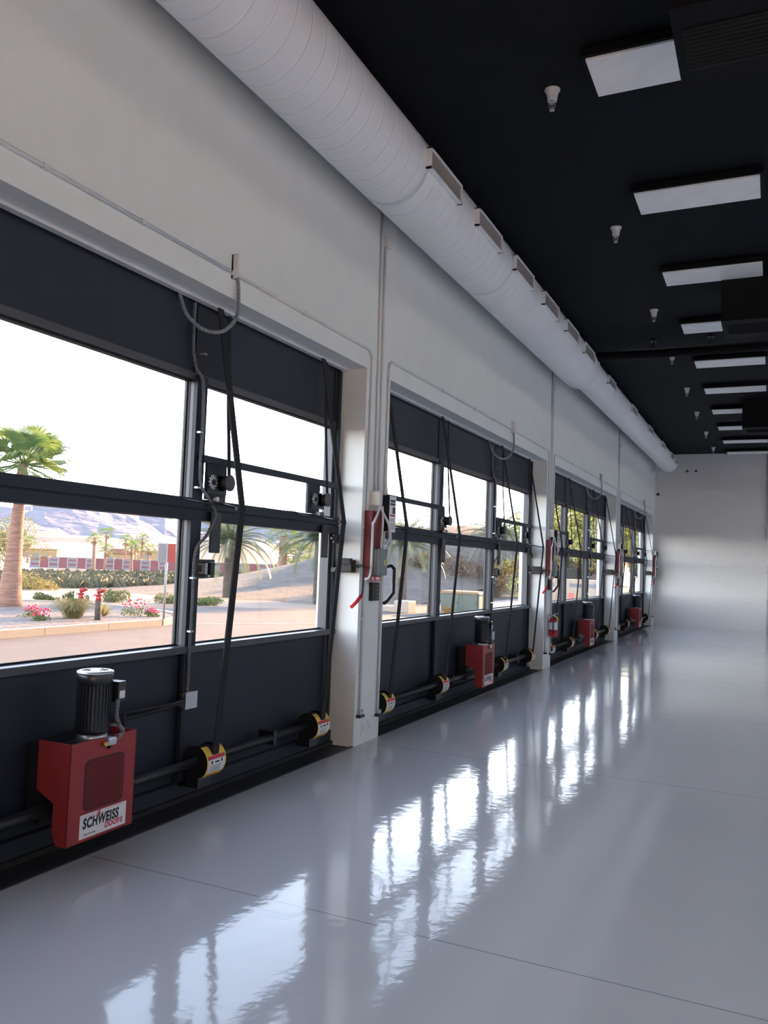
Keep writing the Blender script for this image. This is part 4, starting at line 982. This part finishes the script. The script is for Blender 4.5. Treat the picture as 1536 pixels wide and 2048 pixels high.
# island plants
for px, py, R, lab in ((90, 1205, .42, 'rounded green shrub near the big palm trunk'), (150, 1203, .40, 'green shrub behind the red standpipes'), (222, 1204, .66, 'larger green shrub right of the red standpipes'), (336, 1206, .55, 'green shrub behind the sign post')):
    p = gp(px, py); shrub((p.x, p.y, GZ), R, lab, 'olive', 1000, .045, group='green shrubs beyond the island', sc=(1.25, 1.25, .8), m2='bush')
p = gp(412, 1210); shrub((p.x, p.y, GZ), .5, 'low green shrub at the foot of the date palm', 'bush', 900, .05, sc=(1.6, 1.6, .6))
p = gp(145, 1236, IZ); t = empty('grass_tuft', (p.x, p.y, IZ), 'fountain of ornamental grass between the red standpipes and the kerb', 'grass')
q = MB()
for k in range(700):
    a = random.uniform(0, 2*PI); s_ = random.uniform(.2, 1); hh = random.uniform(.3, .6); r_ = s_*.8
    b_ = random.uniform(0, .2); q.ribbon([(math.cos(a)*b_, math.sin(a)*b_, 0), (math.cos(a)*(b_+r_*.4), math.sin(a)*(b_+r_*.4), hh*.8), (math.cos(a)*r_, math.sin(a)*r_, hh*(1-.5*s_))], .005, .001, 'grassy', wdir=(-math.sin(a), math.cos(a), 0))
q.build('blades', t)
p = gp(208, 1232, IZ); t = empty('agave', (p.x, p.y, IZ), 'small grey-green agave beside the red standpipe', 'agave')
q = MB()
for k in range(22):
    a = k*2.4; el = math.radians(75-60*k/22); d = Vector((math.cos(a)*math.cos(el), math.sin(a)*math.cos(el), math.sin(el))); s_ = d.cross(Vector((0, 0, 1))).normalized()*.03
    f = q.bm.faces.new([q.bm.verts.new(v) for v in (-s_, d*.15-s_*1.3, d*.36, d*.15+s_*1.3, s_)]); f.material_index = q.mi('grassy')
q.build('leaves', t, fix=False)
for px, py, w, lab in ((61, 1233, .26, 'red-pink flowering plant nearest the big palm trunk'), (83, 1241, .24, 'red-pink flowers left of the ornamental grass'), (272, 1232, .38, 'wide red-pink flowering plant left of the sign post'), (303, 1233, .2, 'tall red-pink flowering plant beside the sign post')):
    p = gp(px, py, IZ); t = empty('flowering_plant', (p.x, p.y, IZ), lab, 'flowers', 'flowering plants on the gravel')
    q = MB(); foliage(q, (0, 0, .02), w, 260, .03, 'bush', (1.3, 1.3, .7)); q.build('leaves', t, fix=False)
    q = MB()
    for k in range(34): q.sphere((random.gauss(0, .45)*w, random.gauss(0, .45)*w, w*random.uniform(.5, 1.15)), .024, 'flower', sub=1, jit=.3)
    q.build('blooms', t)
# red fire standpipes
def standpipe(px, py, h, lab):
    p = gp(px, py, IZ); t = empty('fire_standpipe', (p.x, p.y, IZ), lab, 'standpipe', 'red standpipes on the gravel')
    q = MB(); q.cyl((0, 0, 0), (0, 0, h*.62), .075, 'datetrunk' , 14); q.build('lower_pipe', t)
    q = MB(); q.cyl((0, 0, h*.6), (0, 0, h*.80), .07, 'redpipe', 16); q.cyl((0, 0, h*.78), (0, 0, h*.83), .10, 'redpipe', 16); q.cyl((0, 0, h*.83), (0, 0, h), .035, 'redpipe', 12); q.cyl((0, -.02, h*.9), (.10, -.10, h*.97), .042, 'redpipe', 12); q.cyl((0, .02, h*.9), (.08, .12, h*.97), .042, 'redpipe', 12); q.build('inlet_head', t)
    q = MB(); q.box(-.13, -.1, -.1, .1, h*.62, h*.9, 'white'); q.build('sign_tag', t)
standpipe(195, 1240, .74, 'red fire standpipe right of the ornamental grass')
standpipe(160, 1232, .70, 'red and white fire standpipe behind the ornamental grass')
# road sign
p = gp(327, 1240, IZ); t = empty('road_sign', (p.x, p.y, IZ), 'road sign with two angled boards on a thin post at the end of the island', 'sign')
q = MB(); q.cyl((0, 0, 0), (0, 0, 1.9), .028, 'post', 10); q.build('post', t)
q = MB(); q.box(.0, .02, 0.01, .21, 1.42, 1.88, 'signred', rot=(math.radians(-52), 'Z'), piv=Vector((0, 0, 1.6))); q.build('red_board', t)
q = MB(); q.box(.0, .02, -.22, -.01, 1.42, 1.88, 'signback', rot=(math.radians(-40), 'Z'), piv=Vector((0, 0, 1.6))); q.build('grey_board', t)
# tree at the left, brush field
p = gp(16, 1172); tree((p.x, p.y, GZ), 2.9, 1.5, 'feathery green desert tree behind the big palm trunk', 'olive', 4200, .05, trunk_r=.06, m2='grassy', sc=(1.25, 1.25, .9))
p = gp(60, 1178); shrub((p.x, p.y, GZ), .95, 'wide pale green bush right of the big palm trunk', 'grassy', 2000, .05, m2='olive', sc=(1.5, 1.5, .8))
q = MB(); N = 0
while N < 2600:
    px = random.uniform(-40, 660); py = random.uniform(1149, 1176); p = gp(px, py)
    if hgt(p.x, p.y) > .3 or p.x > -13: continue
    N += 1; s_ = random.uniform(.25, .6)
    for k in range(5):
        a = random.uniform(0, 6.28); q.bm.faces.new([q.bm.verts.new((p.x+u, p.y+v, GZ+w)) for u, v, w in ((math.cos(a)*s_, math.sin(a)*s_, -.02), (-math.cos(a)*s_, -math.sin(a)*s_, -.02), (random.uniform(-.2, .2), random.uniform(-.2, .2), s_*random.uniform(.5, .9)))])
o = q.build('desert_brush', m='brush', fix=False); tag(o, 'olive brown brush covering the ground before the fence', 'brush', kind='stuff')
# fence of red and grey panels
A, B_, C_ = gp(60, 1135.5), gp(353, 1145), gp(660, 1152.5)
t = empty('boundary_fence', (0, 0, 0), 'low red and grey panelled fence running across the desert', 'fence')
def fence(a, c, n):
    a = Vector((a.x, a.y, GZ)); c = Vector((c.x, c.y, GZ)); d = (c-a)/n; u = d.normalized()*.04; v = Vector((-u.y, u.x, 0))*.6
    for k in range(n):
        p0_ = a+d*k; p1_ = a+d*(k+1); q = MB()
        def slab(z0, z1, m, s0=0, s1=1):
            x0 = p0_+d*s0; x1 = p0_+d*s1
            q.prism([(x0.x-v.x, x0.y-v.y), (x1.x-v.x, x1.y-v.y), (x1.x+v.x, x1.y+v.y), (x0.x+v.x, x0.y+v.y)], 'z', GZ+z0, GZ+z1, m)
        if k % 2: slab(.05, 1.1, 'fencered')
        else: slab(.05, .3, 'fencegrey'); slab(.3, .5, 'fencered'); slab(.5, .75, 'fencegrey'); slab(.75, .9, 'fencered'); slab(.9, 1.1, 'fencegrey')
        q.build('fence_panel', t)
        q = MB(); q.box(p0_.x-.06, p0_.x+.06, p0_.y-.06, p0_.y+.06, GZ, GZ+1.2, 'signback'); q.build('fence_post', t)
fence(A, B_, 16); fence(B_, C_, 12)
# buildings far off
def farbox(px, py, dist, w, dep, h, m, name, label, roof=None):
    p = gd(px, py, dist); t = empty(name, (p.x, p.y, GZ-.4), label, 'building'); t.rotation_euler.z = math.radians(35)
    q = MB(); q.box(-w/2, w/2, 0, dep, 0, h+.3, m, bev=.15); q.build('wall', t)
    q = MB(); q.box(-w/2-.2, w/2+.2, -.2, dep+.2, h+.3, h+.5, roof or m) if not roof else q.prism([(-w/2-.4, h+.3), (w/2+.4, h+.3), (w/4, h+1.3), (-w/4, h+1.3)], 'y', -.4, dep+.4, roof); q.build('roof', t)
    for k in range(3):
        q = MB(); q.box(-w/2+w*(k+.7)/4, -w/2+w*(k+1.1)/4, -.05, .01, h*.35, h*.75, 'fencegrey'); q.build('window', t)
farbox(75, 1104, 190, 8.5, 5, 1.9, 'tan', 'tan_building', 'low tan building left of the distant palms')
farbox(238, 1112, 170, 5.5, 6, 1.6, 'tan', 'red_roofed_building', 'small red-roofed building among the distant palms', 'roofred')
farbox(325, 1112, 230, 16, 6, 2.4, 'tan', 'long_low_building', 'long pale low building behind the sign boards')
# mound vegetation and the far trees
for px, py, R, m, lab in ((690, 1150, .9, 'rust', 'rust brown shrub on the mound left of the first pier'), (835, 1120, 1.0, 'rust', 'reddish shrub on the mound behind the left pane of the second door'), (930, 1125, 1.5, 'rust', 'large reddish shrub on the mound behind the middle pane of the second door'),
                          (1010, 1130, 1.6, 'orangebush', 'orange tinted shrub behind the right pane of the second door'), (1030, 1100, 1.8, 'yellowleaf', 'yellow green shrub high behind the right pane of the second door')):
    p = gd(px, py, 46); shrub((p.x, p.y, GZ+hgt(p.x, p.y)-.1), R, lab, m, 1600, .08, m2='brush', group='shrubs on the mound', sc=(1.2, 1.2, 1))
TR = [(-10.6, 56, 6.6, 3.1), (-8.2, 59, 6.9, 3.0), (-6.6, 66, 6.8, 3.2), (-10.5, 70, 6, 3), (-5.2, 72, 4.9, 2.3), (-4.2, 60, 3.9, 1.9), (-12.5, 60, 5.5, 2.6)]
TW = ['leftmost behind the third door', 'tall, behind the middle of the third door', 'behind the right pane of the third door', 'in the second row behind the third door', 'behind the farthest door', 'nearest the farthest door', 'between the mound and the third door']
for (x, y, h, R), w in zip(TR, TW): tree((x, y, GZ), h, R, 'yellow green leafy tree, '+w, 'yellowleaf', 5200, .17, sc=(1, 1, 1.1), clump=26, group='yellow green trees beyond the far doors', m2='olive')
# transformer cabinet, small shrub and white block near the second door
t = empty('transformer_cabinet', (-7.6, 28.2, GZ), 'green metal transformer cabinet outside the second nearest door', 'cabinet')
q = MB(); q.box(0, 1.45, 0, 1.1, .08, .72, 'transformer', bev=.02); q.build('body', t)
q = MB(); q.prism([(-.04, .72), (1.49, .72), (1.4, .80), (.05, .80)], 'y', -.05, 1.15, 'tan'); q.build('lid', t)
for x in (.05, .75):
    q = MB(); q.box(x, x+.65, -.02, 0, .14, .68, 'transformer', bev=.01); q.box(x+.58, x+.61, -.05, -.02, .35, .45, 'blk'); q.build('door_leaf', t)
q = MB(); q.box(-.15, 1.6, -.2, 1.3, 0, .08, 'concrete'); q.build('base_slab', t)
shrub((-6.95, 27.2, GZ), .3, 'small orange shrub in front of the transformer cabinet', 'orangebush', 500, .035)
q = MB(); q.box(-8.75, -8.2, 26.6, 27.3, GZ, GZ+.42, 'carwhite', bev=.03); q.box(-9.3, -8.75, 26.7, 27.3, GZ, GZ+.22, 'carwhite', bev=.03); tag(q.build('white_block'), 'white utility block on the roadside left of the transformer', 'utility box')
# cream van parked side-on beyond the third door
def van(x, y, label, letters=None):
    t = empty('van', (x, y, GZ), label, 'van'); t.rotation_euler.z = -PI/2
    prof = [(-1.85, .25), (-1.9, 1.0), (-1.8, 1.24), (-1.6, 1.30), (1.1, 1.30), (1.55, .95), (1.9, .85), (1.92, .25)]
    q = MB(); q.prism(prof, 'x', -.8, .8, 'carwhite'); q.build('body', t)
    for pts in ([(-1.7, .98), (-.75, .98), (-.75, 1.14), (-1.7, 1.14)], [(-.1, .98), (1.25, .96), (1.05, 1.14), (-.1, 1.14)]):
        for s_ in (-1, 1):
            q = MB(); q.prism(pts, 'x', s_*.8, s_*.812, 'carglass'); q.build('side_window', t)
    for yy in (-1.25, 1.25):
        for s_ in (-1, 1):
            q = MB(); q.cyl((s_*.66, yy, .3), (s_*.83, yy, .3), .3, 'tyre', 20); q.cyl((s_*.83, yy, .3), (s_*.84, yy, .3), .18, 'alu', 16); q.build('wheel', t)
    if letters: text('lettering', letters, .30, 'redink', t, (.803, -.12, .52), (0, 1, 0), (0, 0, 1), bold=.015, sx_=.7)
    return t
van(-4.4, 36, 'cream van with red letters parked side-on beyond the third door', 'RS')
q = MB(); q.box(-9.2, -1.0, 33, 60, GZ, GZ+.02); tag(q.build('concrete_apron', m='concrete'), 'pale concrete parking apron beyond the third door', 'pavement', kind='structure')
